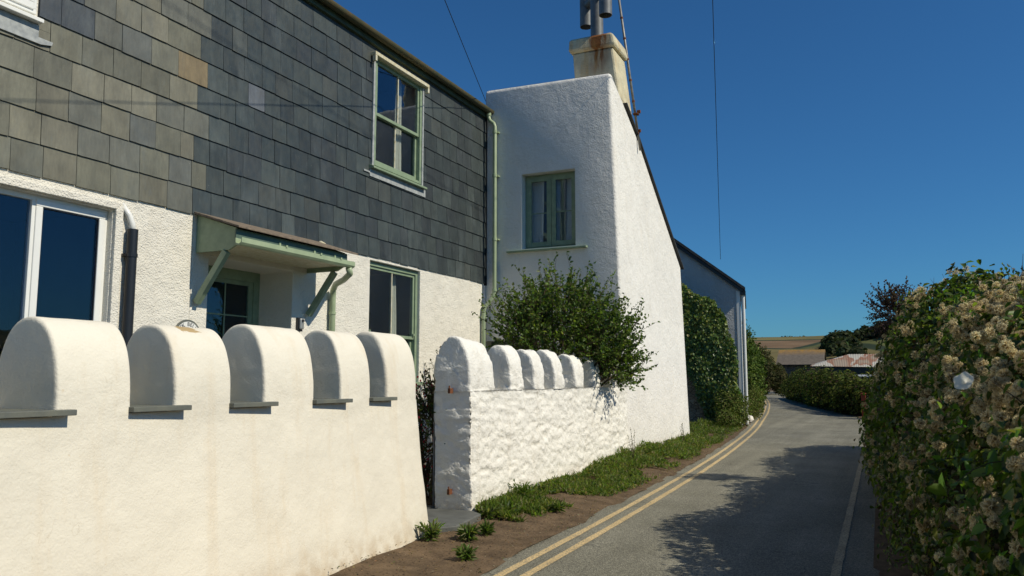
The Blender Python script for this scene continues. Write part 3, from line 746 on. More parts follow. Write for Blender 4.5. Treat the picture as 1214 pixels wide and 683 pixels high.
# ---- left cottage (olive slates, white plastic windows)
cl = thing('cottage', (-9, 3, 0), 'left cottage with olive grey slates above cream render and white framed windows', 'house', 'terraced cottages behind the garden walls')
wl = MB().box(FX-.45, FX, -3, 7.22, -.1, 3.70).build('wall', M['house_render'], cl)
cut(wl, [(FX-.6, FX+.1, 3.3, 6.07, 1.4, 3.50)] if False else [])
def framed_wall(name, y0, y1, zb, zt, holes, m, parent, d=.45):
    """wall slab assembled round rectangular openings with shared edges"""
    ys = sorted(set([y0, y1]+[h[0] for h in holes]+[h[1] for h in holes])); zs = sorted(set([zb, zt]+[h[2] for h in holes]+[h[3] for h in holes]))
    bm = bmesh.new(); vs = {}
    def v(x, y, z):
        k = (round(x, 4), round(y, 4), round(z, 4))
        if k not in vs: vs[k] = bm.verts.new(k)
        return vs[k]
    solid = {}
    for i in range(len(ys)-1):
        for j in range(len(zs)-1):
            cy, cz = (ys[i]+ys[i+1])/2, (zs[j]+zs[j+1])/2
            solid[i, j] = not any(h[0] < cy < h[1] and h[2] < cz < h[3] for h in holes)
    a, b = FX, FX-d
    for (i, j), s in solid.items():
        if not s: continue
        Y0, Y1, Z0, Z1 = ys[i], ys[i+1], zs[j], zs[j+1]
        bm.faces.new((v(a, Y0, Z0), v(a, Y1, Z0), v(a, Y1, Z1), v(a, Y0, Z1)))
        bm.faces.new((v(b, Y0, Z1), v(b, Y1, Z1), v(b, Y1, Z0), v(b, Y0, Z0)))
        for (di, dj, e) in ((-1, 0, (Y0, Z0, Y0, Z1)), (1, 0, (Y1, Z1, Y1, Z0)), (0, -1, (Y1, Z0, Y0, Z0)), (0, 1, (Y0, Z1, Y1, Z1))):
            if not solid.get((i+di, j+dj), False):
                p, q, r_, s_ = e; bm.faces.new((v(a, p, q), v(a, r_, s_), v(b, r_, s_), v(b, p, q)))
    bmesh.ops.recalc_face_normals(bm, faces=bm.faces)
    me = bpy.data.meshes.new(name); bm.to_mesh(me); bm.free(); off = wloc(parent)
    for vv in me.vertices: vv.co -= off
    me.materials.append(m); o = link(name, me, parent)
    bv = o.modifiers.new('bevel', 'BEVEL'); bv.width = .012; bv.segments = 3; bv.limit_method = 'ANGLE'
    return o
me_ = wl.data; bpy.data.objects.remove(wl); bpy.data.meshes.remove(me_)
framed_wall('wall', -3, 7.22, -.1, 3.70, [(3.2, 6.07, 1.55, 3.49)], M['house_render'], cl)
slates(cl, 'L', [(3.6, 5.06, 5.20, 7.2)])
MB().box(FX-.45, FX, -3, 7.22, 3.703, 7.45).build('upper_wall', M['house_render'], cl)
# raised band round the window
bn = MB().prism([(3.12, 3.50), (6.08, 3.50), (6.15, 3.58), (3.12, 3.58)], 'x', FX+.001, FX+.05).prism([(6.075, 1.4), (6.17, 1.4), (6.17, 3.575), (6.155, 3.58), (6.075, 3.495)], 'x', FX+.001, FX+.048).build('window_surround', M['house_render'], cl, bevel=.012)
def upvc_window(parent, y0, y1, zb, zt, xf, mull, label=None):
    o = MB(); f = .055
    o.box(xf-.07, xf, y0, y1, zt-f, zt).box(xf-.07, xf, y0, y1, zb, zb+f).box(xf-.07, xf, y0, y0+f, zb+f, zt-f).box(xf-.07, xf, y1-f, y1, zb+f, zt-f)
    for ym in mull: o.box(xf-.07, xf, ym-.028, ym+.028, zb+f, zt-f)
    w_ = o.build('window', M['upvc'], parent, bevel=.005)
    eds = [y0+f]+[v for ym in mull for v in (ym-.028, ym+.028)]+[y1-f]
    for i in range(0, len(eds), 2):
        a, b = eds[i], eds[i+1]
        if i == len(eds)-2:   # opening casement stands proud
            c = MB(); g = .075; xs = xf+.018; c0, c1 = zb+f-.02, zt-f+.02; a-=.02; b+=.02
            c.box(xs-.06, xs, a, b, c1-g, c1).box(xs-.06, xs, a, b, c0, c0+g).box(xs-.06, xs, a, a+g, c0+g, c1-g).box(xs-.06, xs, b-g, b, c0+g, c1-g)
            c.build('casement', M['upvc'], w_, bevel=.008); MB().box(xs-.04, xs-.03, a+g, b-g, c0+g, c1-g).build('pane', M['glass_blue'], w_)
            MB().box(xs-.0295, xs-.012, a+g, a+g+.01, c0+g, c1-g).box(xs-.0295, xs-.012, b-g-.01, b-g, c0+g, c1-g).box(xs-.0295, xs-.012, a+g+.01, b-g-.01, c1-g-.012, c1-g).build('gasket', M['black'], w_)
        else: MB().box(xf-.045, xf-.035, a, b, zb+f, zt-f).build('pane', M['glass_blue'], w_)
    X0, X1 = xf-1.6, xf-.08
    ra, rb, rc, rd = y0+.004, y1-.004, zb+.004, zt-.004; V = [(X0, ra, rc), (X0, rb, rc), (X0, rb, rd), (X0, ra, rd), (X1, ra, rc), (X1, rb, rc), (X1, rb, rd), (X1, ra, rd)]
    mesh('room_interior', V, [(0, 1, 2, 3), (0, 4, 5, 1), (2, 6, 7, 3), (1, 5, 6, 2), (0, 3, 7, 4)], M['room'], w_)
    return w_
upvc_window(cl, 3.2, 6.07, 1.55, 3.49, FX-.085, [4.25, 5.22])
MB().box(FX-.16, FX+.05, 3.1, 6.2, 1.50, 1.548).build('window_sill', M['upvc'], cl, bevel=.006)
# upper window
upvc_window(cl, 3.7, 5.02, 5.33, 7.1, FX+.03, [4.55])
MB().prism([(FX, 5.23), (FX+.12, 5.23), (FX+.12, 5.27), (FX, 5.31)], 'y', 3.62, 5.05).build('window_sill', M['upvc'], cl, bevel=.006)
MB().prism([(3.62, 5.03), (5.08, 5.03), (5.20, 5.06), (5.21, 5.10), (5.05, 5.10), (5.05, 5.225), (3.62, 5.225)], 'x', FX+.03, FX+.046).build('flashing', M['lead'], cl, bevel=.004)
dp = MB().tube([(FX+.075, 6.28, z) for z in (0.05, 1.2, 2.4, 3.30)], .058, 16).build('downpipe', M['black'], cl, smooth=False, label='thick black plastic waste pipe'); smooth_angle(dp)
c_ = MB().tube([(FX+.075, 6.28, 2.98), (FX+.075, 6.28, 3.02)], .066, 16).box(FX, FX+.07, 6.2, 6.36, 2.985, 3.015).build('pipe_clip', M['black'], dp)
e_ = MB().tube([(FX+.07, 6.28, 3.26), (FX+.068, 6.275, 3.36), (FX+.05, 6.24, 3.46), (FX+.0, 6.17, 3.58)], .034, 12).build('pipe_elbow', M['upvc'], dp, smooth=True, label='white plastic elbow entering the black pipe')

# ---- right cottage
cr = thing('cottage', (-9, 11, 0), 'right cottage with blue grey slates, sage green sash windows and a green door canopy', 'house', 'terraced cottages behind the garden walls')
framed_wall('wall', 7.2215, 15.22, -.1, 3.70, [(7.5, 9.1, 0.0, 3.17), (11.02, 12.62, 1.55, 3.60)], M['house_render'], cr, d=.72)
UW = (10.95, 12.60, 5.20, 7.22)
slates(cr, 'R', [UW])
fu = bpy.data.objects
framed_like = MB()
for b in [(7.2215, UW[0]+.05, 3.703, 7.45), (UW[1]-.05, 15.22, 3.703, 7.45), (UW[0]+.05, UW[1]-.05, 3.703, UW[2]+.04), (UW[0]+.05, UW[1]-.05, UW[3]-.04, 7.45)]:
    framed_like.box(FX-.14, FX, *b)
framed_like.build('upper_wall', M['house_render'], cr)
sash_window(cr, UW[0]+.05, UW[1]-.05, 5.24, 7.18, FX+.035, M['green'], 6.17, curtain=[(11.98, 12.2)])
for ya, yb in ((UW[0]-.002, UW[0]+.047), (UW[1]-.047, UW[1]+.002)): MB().box(FX+.002, FX+.05, ya, yb, 5.2, 7.13).build('window_surround', M['lead'], cr, bevel=.005)
MB().box(FX+.002, FX+.13, UW[0]-.07, UW[1]+.06, 7.135, 7.20).box(FX+.06, FX+.13, UW[0]-.07, UW[0]-.02, 7.03, 7.135).box(FX+.06, FX+.13, UW[1]+.01, UW[1]+.06, 7.03, 7.135).build('window_hood', M['white_trim'], cr, bevel=.008, label='weathered cream hood strip over the upper window')
MB().prism([(FX, 5.155), (FX+.12, 5.155), (FX+.12, 5.19), (FX, 5.235)], 'y', UW[0]-.05, UW[1]+.04).build('window_sill', M['green'], cr, bevel=.005)
MB().box(FX+.03, FX+.042, UW[0]-.05, UW[1]+.10, 5.02, 5.154).box(FX+.028, FX+.044, UW[0]-.22, UW[0]-.05, 5.07, 5.10).build('flashing', M['lead'], cr, bevel=.003)
sash_window(cr, 11.02, 12.62, 1.58, 3.59, FX-.06, M['green'], 2.36, curtain=[(12.1, 12.25)], horns=True)
MB().box(FX-.1, FX+.06, 10.95, 12.7, 1.50, 1.56).build('window_sill', M['green'], cr, bevel=.005)
# door in its recess
DX = -8.39
dr = MB().box(DX-.05, DX, 7.5, 7.62, .0, 3.17).box(DX-.05, DX, 8.98, 9.1, 0, 3.17).box(DX-.05, DX, 7.62, 8.98, 3.02, 3.17).build('door_frame', M['green'], cr, bevel=.005)
d2 = MB().box(DX-.055, DX-.015, 7.62, 7.84, 0, 3.018).box(DX-.055, DX-.015, 8.89, 8.978, 0, 3.018).box(DX-.055, DX-.015, 7.84, 8.89, 0, .9).box(DX-.055, DX-.015, 7.84, 8.89, 2.96, 3.018).build('door', M['green'], cr, bevel=.004)
MB().box(DX-.04, DX-.034, 7.84, 8.89, .9, 2.96).build('pane', M['glass_blue'], d2)
MB().box(DX-.033, DX-.02, 8.43, 8.45, .9, 2.96).box(DX-.033, DX-.02, 7.84, 8.43, 2.50, 2.52).box(DX-.033, DX-.02, 8.45, 8.89, 2.50, 2.52).box(DX-.033, DX-.02, 7.84, 8.43, 1.98, 2.0).box(DX-.033, DX-.02, 8.45, 8.89, 1.98, 2.0).build('glazing_bar', M['green'], d2)
MB().box(DX-.02, DX+.03, 7.70, 7.74, 1.1, 1.25).build('handle', M['silver'], d2, bevel=.004)
mesh('room_interior', [(DX-1.4, 7.504, .002), (DX-1.4, 9.096, .002), (DX-1.4, 9.096, 3.166), (DX-1.4, 7.504, 3.166), (DX-.06, 7.504, .002), (DX-.06, 9.096, .002), (DX-.06, 9.096, 3.166), (DX-.06, 7.504, 3.166)], [(0, 1, 2, 3), (0, 4, 5, 1), (2, 6, 7, 3), (1, 5, 6, 2), (0, 3, 7, 4)], M['room'], d2)
# canopy
cn = MB().prism([(FX, 3.70), (-7.0, 3.455), (-7.0, 3.43), (FX, 3.67)], 'y', 7.2, 9.62).build('canopy_roof', M['stone_roof'], cr, bevel=.004, label='brown weathered slate roof of the door canopy')
for yy in (7.27, 9.40):
    MB().prism([(FX, 3.665), (-7.10, 3.445), (-7.10, 3.24), (-7.22, 3.18), (FX, 3.18)], 'y', yy, yy+.035).build('canopy_cheek', M['green'], cn, bevel=.003)
    MB().bar((FX+.04, yy+.02, 2.55), (-7.27, yy+.02, 3.17), .085, .07).build('bracket', M['green'], cn, bevel=.005)
MB().box(-7.1, -7.08, 7.24, 9.46, 3.255, 3.43).build('fascia_board', M['green_dark'], cn)
gt = MB().prism([(-7.075+.0, 3.31), (-7.075, 3.25), (-7.055, 3.225), (-7.02, 3.215), (-6.985, 3.225), (-6.965, 3.25), (-6.965, 3.31), (-6.975, 3.31), (-6.977, 3.255), (-7.02, 3.228), (-7.062, 3.255), (-7.064, 3.31)], 'y', 7.22, 9.5).build('gutter', M['green_pipe'], cn)
for yy in (8.0, 8.7, 9.15): MB().box(-7.079, -6.955, yy, yy+.03, 3.30, 3.33).box(-7.078, -7.07, yy, yy+.03, 3.33, 3.38).build('gutter_clip', M['green_pipe'], gt)
MB().box(FX, -7.101, 7.31, 9.395, 3.245, 3.262).build('canopy_ceiling', M['white_trim'], cn)
p2 = MB().tube([(-7.02, 9.42, 3.22), (-7.03, 9.47, 3.14), (-7.25, 9.62, 3.08), (-7.55, 9.82, 3.05), (-7.68, 9.93, 2.98), (-7.70, 9.95, 2.85), (-7.70, 9.95, .05)], .046, 14).build('downpipe', M['green_pipe'], cr, smooth=True)
MB().tube([(-7.70, 9.95, 2.60), (-7.70, 9.95, 2.64)], .055, 14).build('pipe_collar', M['green_pipe'], p2)
MB().tube([(FX, 9.62, 3.64), (-7.68, 9.60, 3.66), (-7.60, 9.58, 3.62)], .035, 10).build('overflow_pipe', M['white_trim'], cr, smooth=True)
# eaves: fascia, gutter, roof for both cottages
for par, ya, yb in ((cl, -3, 7.218), (cr, 7.222, 15.24)):
    MB().box(FX-.1, FX+.07, ya, yb, 7.34, 7.50).build('fascia_board', M['fascia'], par, bevel=.004)
    n = 12; P = [(FX+.14+.075*math.cos(math.pi+math.pi*k/n), 7.50+.085*math.sin(math.pi+math.pi*k/n)) for k in range(n+1)]
    P2 = [(FX+.14+.066*math.cos(math.pi+math.pi*k/n), 7.50+.076*math.sin(math.pi+math.pi*k/n)) for k in range(n+1)][::-1]
    g_ = MB().prism(P+P2, 'y', ya, yb+(.13 if par is cr else 0)).build('gutter', M['gutter'], par)
    MB().prism([(FX+.13, 7.50), (FX+.13, 7.535), (-10.5, 9.55), (-13.2, 7.55), (-13.2, 7.5), (-10.5, 9.5)], 'y', ya-.0, yb).build('roof', M['roof_slate'], par)
    MB().box(-13.1, FX-2.4, ya, yb, -.1, 7.45).build('rear_block', M['house_render'], par)
MB().box(FX-.02, FX+.045, 15.262, 15.285, 3.62, 7.36).build('edge_board', M['black'], cr)
PT = [(-7.60, 15.20, 7.46), (-7.60, 15.20, 7.30), (-7.56, 15.21, 7.22), (-7.48, 15.21, 7.15), (-7.45, 15.21, 7.05), (-7.45, 15.21, 6.9)]
px_ = -7.49
PT = [(-7.64, 15.18, 7.46), (-7.64, 15.18, 7.32), (-7.61, 15.18, 7.25), (-7.52, 15.18, 7.18), (px_, 15.18, 7.10), (px_, 15.18, 3.52), (px_-.02, 15.18, 3.38), (-7.60, 15.14, 3.24), (-7.68, 15.10, 3.14), (-7.70, 15.09, 3.02), (-7.70, 15.09, .05)]
p3 = MB().tube(PT, .042, 14).build('downpipe', M['green_pipe'], cr, smooth=True)
for z in (6.98, 6.0, 4.6, 3.50): MB().tube([(px_, 15.18, z-.03), (px_, 15.18, z+.03)], .053, 14).box(px_-.07, px_+.07, 15.2, 15.29, z-.012, z+.012).build('pipe_collar', M['green_pipe'], p3)
MB().tube([(-7.64, 15.18, 7.36), (-7.64, 15.18, 7.46)], .053, 14).build('pipe_collar', M['green_pipe'], p3)
MB().tube([(-7.70, 15.09, 2.88), (-7.70, 15.09, 2.96)], .055, 14).box(-7.77, -7.63, 15.07, 15.11, 2.9, 2.94).build('pipe_collar', M['green_pipe'], p3)

# round name plaque
pq = thing('house_sign', (FX+.012, 7.19, 2.12), 'round grey house name plaque with curved black lettering above the second merlon', 'sign')
n = 48; MB().prism([(7.19+.215*math.cos(2*math.pi*k/n), 2.12+.215*math.sin(2*math.pi*k/n)) for k in range(n)], 'x', FX+.001, FX+.02).build('rim', M['sill_slate'], pq, bevel=.004)
MB().prism([(7.19+.188*math.cos(2*math.pi*k/n), 2.12+.188*math.sin(2*math.pi*k/n)) for k in range(n)], 'x', FX+.021, FX+.025).build('plate', M['upvc'], pq)
def lettering():
    V = []; Fs = []; word = 'ACK BELLO'; Rr = .135
    for i, ch in enumerate(word):
        if ch == ' ': continue
        cu = bpy.data.curves.new('t', 'FONT'); cu.body = ch; cu.size = .068; cu.align_x = 'CENTER'; cu.extrude = .002
        ob = bpy.data.objects.new('t', cu); COL.objects.link(ob); bpy.context.view_layer.update()
        me = bpy.data.meshes.new_from_object(ob.evaluated_get(bpy.context.evaluated_depsgraph_get()))
        a = R(60-i*(120/(len(word)-1)))
        b = len(V)
        for v in me.vertices:
            x, y, z = v.co; r_ = Rr+y; 
            # letter upright along the arc, reading left to right as Y grows
            ly = x*math.cos(a)+ -r_*math.sin(a); lz = x*math.sin(a)+r_*math.cos(a)
            V.append((FX+.027+z*.5, 7.19+ly, 2.12+lz))
        Fs += [tuple(q+b for q in p.vertices) for p in me.polygons]
        bpy.data.objects.remove(ob); bpy.data.meshes.remove(me); bpy.data.curves.remove(cu)
    mesh('lettering', V, Fs, M['lettering'], pq)
lettering()
ks = thing('key_safe', (FX+.03, 9.24, 2.38), 'small black and silver key box beside the green door', 'key box')
MB().box(FX, FX+.05, 9.19, 9.29, 2.30, 2.50).build('back_case', M['black'], ks, bevel=.008)
kf = MB().box(FX+.051, FX+.085, 9.20, 9.285, 2.33, 2.49).build('front_cover', M['silver'], ks, bevel=.02)
MB().tube([(FX+.086, 9.243, 2.455), (FX+.10, 9.243, 2.455)], .018, 14).build('dial', M['black'], kf)

# ================================================================== WHITE HOUSE WITH SLOPING GABLE
tw = thing('white_house', (-6.2, 18, 0), 'tall white roughcast house end with sloping roofline and small green casement window', 'house')
def tower():
    prof = [(15.3, -.1), (15.3, 7.93), (15.42, 7.97), (16.2, 7.50), (17.2, 6.98), (20.8, 4.55), (20.8, -.1)]
    bm = bmesh.new(); L_ = []; R_ = []
    ny = len(prof)
    for y, z in prof:
        L_.append(bm.verts.new((-7.8, y-(.01 if y < 15.5 else 0), z+(.06 if z > 7 else 0)))); R_.append(bm.verts.new((-4.62-.0335*z, y, z)))
    f1 = bm.faces.new(L_); f2 = bm.faces.new(R_[::-1])
    for i in range(ny): bm.faces.new((L_[(i+1) % ny], L_[i], R_[i], R_[(i+1) % ny]))
    bm.edges.ensure_lookup_table()
    es = [e for e in bm.edges if all(v.co.y < 15.5 for v in e.verts)]
    e2 = [e for e in bm.edges if all(v.co.x > -5.2 for v in e.verts) and (e.verts[0].co-e.verts[1].co).length > .1 and not (abs(e.verts[0].co.z+.1) < .01 and abs(e.verts[1].co.z+.1) < .01)]
    bmesh.ops.bevel(bm, geom=list(set(es+e2)), offset=.075, segments=5, affect='EDGES', profile=.5)
    bmesh.ops.recalc_face_normals(bm, faces=bm.faces)
    me = bpy.data.meshes.new('wall'); bm.to_mesh(me); bm.free(); me.materials.append(M['tower_render'])
    o = link('wall', me); cut(o, [(-6.90, -5.68, 15.0, 15.62, 4.36, 5.99), (-7.78, -6.75, 15.0, 15.9, -.2, 2.42)])
    o.data.transform(Matrix.Translation(-wloc(tw))); o.parent = tw
    smooth_angle(o, 32)
tower()
# casement window in the recess (frame 0.14 m back)
WY = 15.49
x0, x1, zb, zt = -6.895, -5.685, 4.375, 5.985
fr = MB()
f = .055
fr.box(x0, x0+f, WY, WY+.06, zb, zt).box(x1-f, x1, WY, WY+.06, zb, zt).box(x0+f, x1-f, WY, WY+.06, zt-f, zt).box(x0+f, x1-f, WY, WY+.06, zb, zb+f)
ww = fr.build('window', M['green'], tw, bevel=.004)
xm = (x0+x1)/2
for a, b in ((x0+f-.01, xm-.004), (xm+.004, x1-f+.01)):
    g = .10; c0, c1 = zb+f-.01, zt-f+.01; y_ = WY-.02
    MB().box(a, a+g, y_, y_+.05, c0, c1).box(b-g, b, y_, y_+.05, c0, c1).box(a+g, b-g, y_, y_+.05, c1-g, c1).box(a+g, b-g, y_, y_+.05, c0, c0+g).build('casement', M['green'], ww, bevel=.005)
    MB().box(a+g, b-g, y_+.02, y_+.026, c0+g, c1-g).build('pane', M['glass'], ww)
    MB().box(a+g, b-g, y_+.004, y_+.019, (c0+c1)/2-.05, (c0+c1)/2-.03).build('glazing_bar', M['green'], ww)
mesh('room_interior', [(x0, WY+.15, zb), (x1, WY+.15, zb), (x1, WY+.15, zt), (x0, WY+.15, zt)], [(0, 1, 2, 3)], M['room'], ww)
for ca, cb in ((-6.52, -6.44), (-6.13, -6.0)):
    ys = np.linspace(ca, cb, 24); zz = np.linspace(zb+.05, zt-.02, 8)
    V = [(y+.02*math.sin(z*1.3), WY+.10+.012*math.sin(i*1.1), z) for z in zz for i, y in enumerate(ys)]
    mesh('curtain', V, [(r*24+i, r*24+i+1, (r+1)*24+i+1, (r+1)*24+i) for r in range(7) for i in range(23)], M['curtain_shade'], ww, smooth=True)
MB().prism([(15.19, 4.29), (15.45, 4.29), (15.45, 4.355), (15.19, 4.325)], 'x', -7.22, -5.42).build('window_sill', M['green'], tw, bevel=.006)
MB().box(-7.77, -6.76, 15.6, 15.66, 0, 2.4).build('side_door', M['green_dark'], tw)
# roof with slate verge behind the chimney
rp = [(15.35, 8.02), (16.3, 7.56), (17.15, 7.06), (20.95, 4.50)]
V = []
for y, z in rp: V += [(-7.85, y, z+.01), (-4.62-.0335*z+.05, y, z+.01), (-7.85, y, z+.05), (-4.62-.0335*z+.05, y, z+.05)]
Fs = []
for i in range(1, 3):
    b = i*4; Fs += [(b, b+1, b+5, b+4), (b+2, b+6, b+7, b+3), (b+1, b+3, b+7, b+5), (b, b+4, b+6, b+2)]
Fs += [(4, 6, 7, 5), (12, 13, 15, 14)]
ro = MB(); ro.add(V, Fs); ro.build('roof', M['roof_slate'], tw)
# chimney: leans a touch inward as it rises
def lean(z): return -(z-6.9)*.085
cb_ = MB()
def shaft(z0, z1, g0, g1, ya, yb):
    V = []
    for z, gg in ((z0, g0), (z1, g1)):
        for x, y in ((-5.90+lean(z)*.8-gg, ya-gg), (-4.852+lean(z)*1.4+gg, ya-gg), (-4.852+lean(z)*1.4+gg, yb+gg), (-5.90+lean(z)*.8-gg, yb+gg)): V.append((x, y, z))
    return V
Vc = shaft(6.9, 8.87, 0, 0, 16.15, 17.05)
ch = MB().add(Vc, [(3, 2, 1, 0), (4, 5, 6, 7), (0, 1, 5, 4), (1, 2, 6, 5), (2, 3, 7, 6), (3, 0, 4, 7)]).build('chimney', M['chimney'], tw, bevel=.05)
Vc = shaft(8.873, 8.95, .05, .07, 16.15, 17.05)+shaft(9.15, 9.22, .05, .0, 16.15, 17.05)
mb = MB(); mb.add(Vc, [(3, 2, 1, 0), (0, 1, 5, 4), (1, 2, 6, 5), (2, 3, 7, 6), (3, 0, 4, 7), (4, 5, 9, 8), (5, 6, 10, 9), (6, 7, 11, 10), (7, 4, 8, 11), (8, 9, 13, 12), (9, 10, 14, 13), (10, 11, 15, 14), (11, 8, 12, 15), (12, 13, 14, 15)])
mb.build('chimney_cap', M['chimney'], ch, bevel=.05)
cw = MB()
cx, cy = -5.58, 16.55
cw.tube([(cx, cy, 9.18), (cx, cy, 10.6)], .145, 24)
cw = smooth_angle(cw.build('cowl', M['cowl'], ch), 40); cw['label'] = 'grey metal twin drum chimney cowl'
def drum(x, y, z0, z1, r):
    k = 24; V = []
    for rr, z in ((r, z0), (r, z1), (r-.008, z1), (r-.008, z0)): V += [(x+rr*math.cos(2*math.pi*i/k), y+rr*math.sin(2*math.pi*i/k), z) for i in range(k)]
    Fs = [(a*k+i, a*k+(i+1) % k, ((a+1) % 4)*k+(i+1) % k, ((a+1) % 4)*k+i) for a in range(4) for i in range(k)]
    smooth_angle(MB().add(V, Fs).build('cowl_drum', M['cowl'], ch), 40)
drum(-5.96, 16.90, 9.80, 10.7, .145); drum(-5.24, 16.15, 9.62, 10.7, .145)
MB().tube([(-5.96, 16.90, 10.3), (-5.24, 16.15, 10.3)], .11, 18).build('cowl_crosspipe', M['cowl'], ch, smooth=True)
# pole fixed beside the chimney
pl = thing('aerial_pole', (-4.70, 16.86, 6.9), 'thin jointed grey pole leaning behind the chimney corner', 'pole')
p = MB().tube([(-4.78, 17.12, 6.75), (-5.34, 17.12, 11.4)], .028, 10).build('pole', M['pole'], pl, smooth=True)
for k in range(7):
    f_ = .25+k*.11; q = Vector((-4.78, 17.12, 6.75)).lerp(Vector((-5.34, 17.12, 11.4)), f_); MB().tube([q-Vector((0, 0, .02)), q+Vector((0, 0, .02))], .036, 10).build('joint', M['rust'], pl)
for z in (7.15, 7.6): MB().box(-4.92, -4.80, 17.05, 17.17, z-.02, z+.02).box(-4.84, -4.76, 17.1, 17.15, z+.02, z+.09).build('bracket', M['rust'], pl, bevel=.006)

# ================================================================== IVY HOUSE (third house, turned with the lane)
TH = R(8.5); B0 = Vector((-4.49, 28.5, 0))
def rot(p):
    x, y, z = p; k = 1.1875; x, y, z = x*k, y*k, 1.6+(z-1.6)*k; return (B0.x+x*math.cos(TH)-y*math.sin(TH), B0.y+x*math.sin(TH)+y*math.cos(TH), z)
h3 = thing('gabled_house', tuple(B0+Vector((-2, 3, 0))), 'far gabled roughcast house with ivy covered end wall and street downpipe', 'house')
def rbuild(mb_, name, m, parent, **kw):
    mb_.v = [rot(v) for v in mb_.v]; return mb_.build(name, m, parent, **kw)
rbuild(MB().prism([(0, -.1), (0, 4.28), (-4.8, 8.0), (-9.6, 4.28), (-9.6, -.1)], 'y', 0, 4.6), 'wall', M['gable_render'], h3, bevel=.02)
rbuild(MB().prism([(.16, 4.20), (.16, 4.29), (-4.8, 8.15), (-9.8, 4.29), (-9.8, 4.2), (-4.8, 8.05)], 'y', -.12, 4.7), 'roof', M['roof_slate'], h3)
rbuild(MB().prism([(.13, 4.10), (.13, 4.20), (-4.8, 8.03), (-4.8, 7.90)], 'y', -.10, -.06), 'barge_board', M['black'], h3)
rbuild(MB().box(.02, .17, -.1, 4.7, 4.06, 4.19), 'gutter', M['black'], h3)
p = rbuild(MB().tube([(.10, .16, 4.1), (.07, .16, 3.9), (.07, .16, .1)], .03, 12), 'downpipe', M['black'], h3)
rbuild(MB().tube([(.09, .02, 4.1), (.09, .02, .3)], .05, 12), 'downpipe', M['upvc'], h3, label='white downpipe on the street corner')
rbuild(MB().box(-.10, .012, -.012, .05, .1, 4.2), 'corner_board', M['upvc'], h3)
# rubble wall under the ivy
sw = thing('stone_wall', rot((-2.5, -.3, 0)), 'brown rubble stone wall glimpsed between white gable and ivy', 'wall')
mbw = MB().box(-3.2, -.55, -.50, -.02, -.1, 2.6); rbuild(mbw, 'masonry', M['rubble'], sw, bevel=.05)

# ivy: leaves laid over a bulging sheet on the end wall
def ivy():
    n = 26000
    u = RNG.uniform(0, 1, n); z = RNG.uniform(.05, 4.9, n)
    zt = 4.62-1.1*np.clip(u-.35, 0, 1)**1.2*1.3+fbm(np.stack([u*6, u*0, u*0], 1), 3)*.2
    xl = np.interp(z, [0, .8, 1.5, 2.2, 2.9, 5], [-.90, -1.05, -1.3, -1.65, -2.3, -2.3]); xr = np.interp(z, [0, 1, 2.5, 3.3, 4.2, 5], [-.1, -.05, -.18, -.42, -.95, -1.3])
    x = xl+(xr-xl)*u+fbm(np.stack([z*2, u*0, u*3], 1), 3)*.12
    P = np.stack([x, z*0, z], 1); b = (fbm(P*1.6, 4)*.5+.5)*.30+.05*np.sin(u*math.pi)+.12
    keep = (z < zt); P[:, 1] = -.50-b+RNG.normal(size=n)*.04; P = P[keep]; n = len(P)
    P = np.array([rot(p) for p in P]); nn = unit(np.array([.10, -1, .35])+rdir(n)*.65); D = unit(np.cross(nn, rdir(n))+np.array([0, 0, -.5]))
    L = RNG.uniform(.05, .11, n)
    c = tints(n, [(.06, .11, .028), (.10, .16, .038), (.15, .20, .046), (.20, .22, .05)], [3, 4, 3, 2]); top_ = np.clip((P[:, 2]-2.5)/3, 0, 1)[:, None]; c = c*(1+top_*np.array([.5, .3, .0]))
    iv = thing('ivy', rot((-1.2, -.5, 0)), 'thick glossy dark ivy covering the gable end wall', 'ivy')
    leafmesh('foliage', P, D, nn, L, L*.95, c, M['leaf_gloss'], iv, fold=.12)
    # tangled stems behind the leaves
    ys = np.linspace(-2.2, -.12, 40); zz = np.linspace(0, 3.7, 60); V = []
    for z in zz:
        lo = np.interp(z, [0, .8, 1.5, 2.2, 2.9, 5], [-.75, -.9, -1.15, -1.45, -2.1, -2.1]); hi = np.interp(z, [0, 1, 2.5, 3.3, 4.2, 5], [-.15, -.15, -.3, -.55, -1.1, -1.4])
        for i in range(40): V.append((lo+(hi-lo)*i/39, 0, z))
    V = np.array(V); V[:, 1] = -.46-(fbm(V*np.array([1.6, 1.6, 1.6]), 4)*.5+.5)*.30; V[:, 1][(np.arange(len(V)) % 40 == 0) | (np.arange(len(V)) % 40 == 39)] = -.05
    V = [rot(v) for v in V]
    mesh('stems', V, [(r*40+i, r*40+i+1, (r+1)*40+i+1, (r+1)*40+i) for r in range(59) for i in range(39)], M['dark_core'], iv, smooth=True)
ivy()

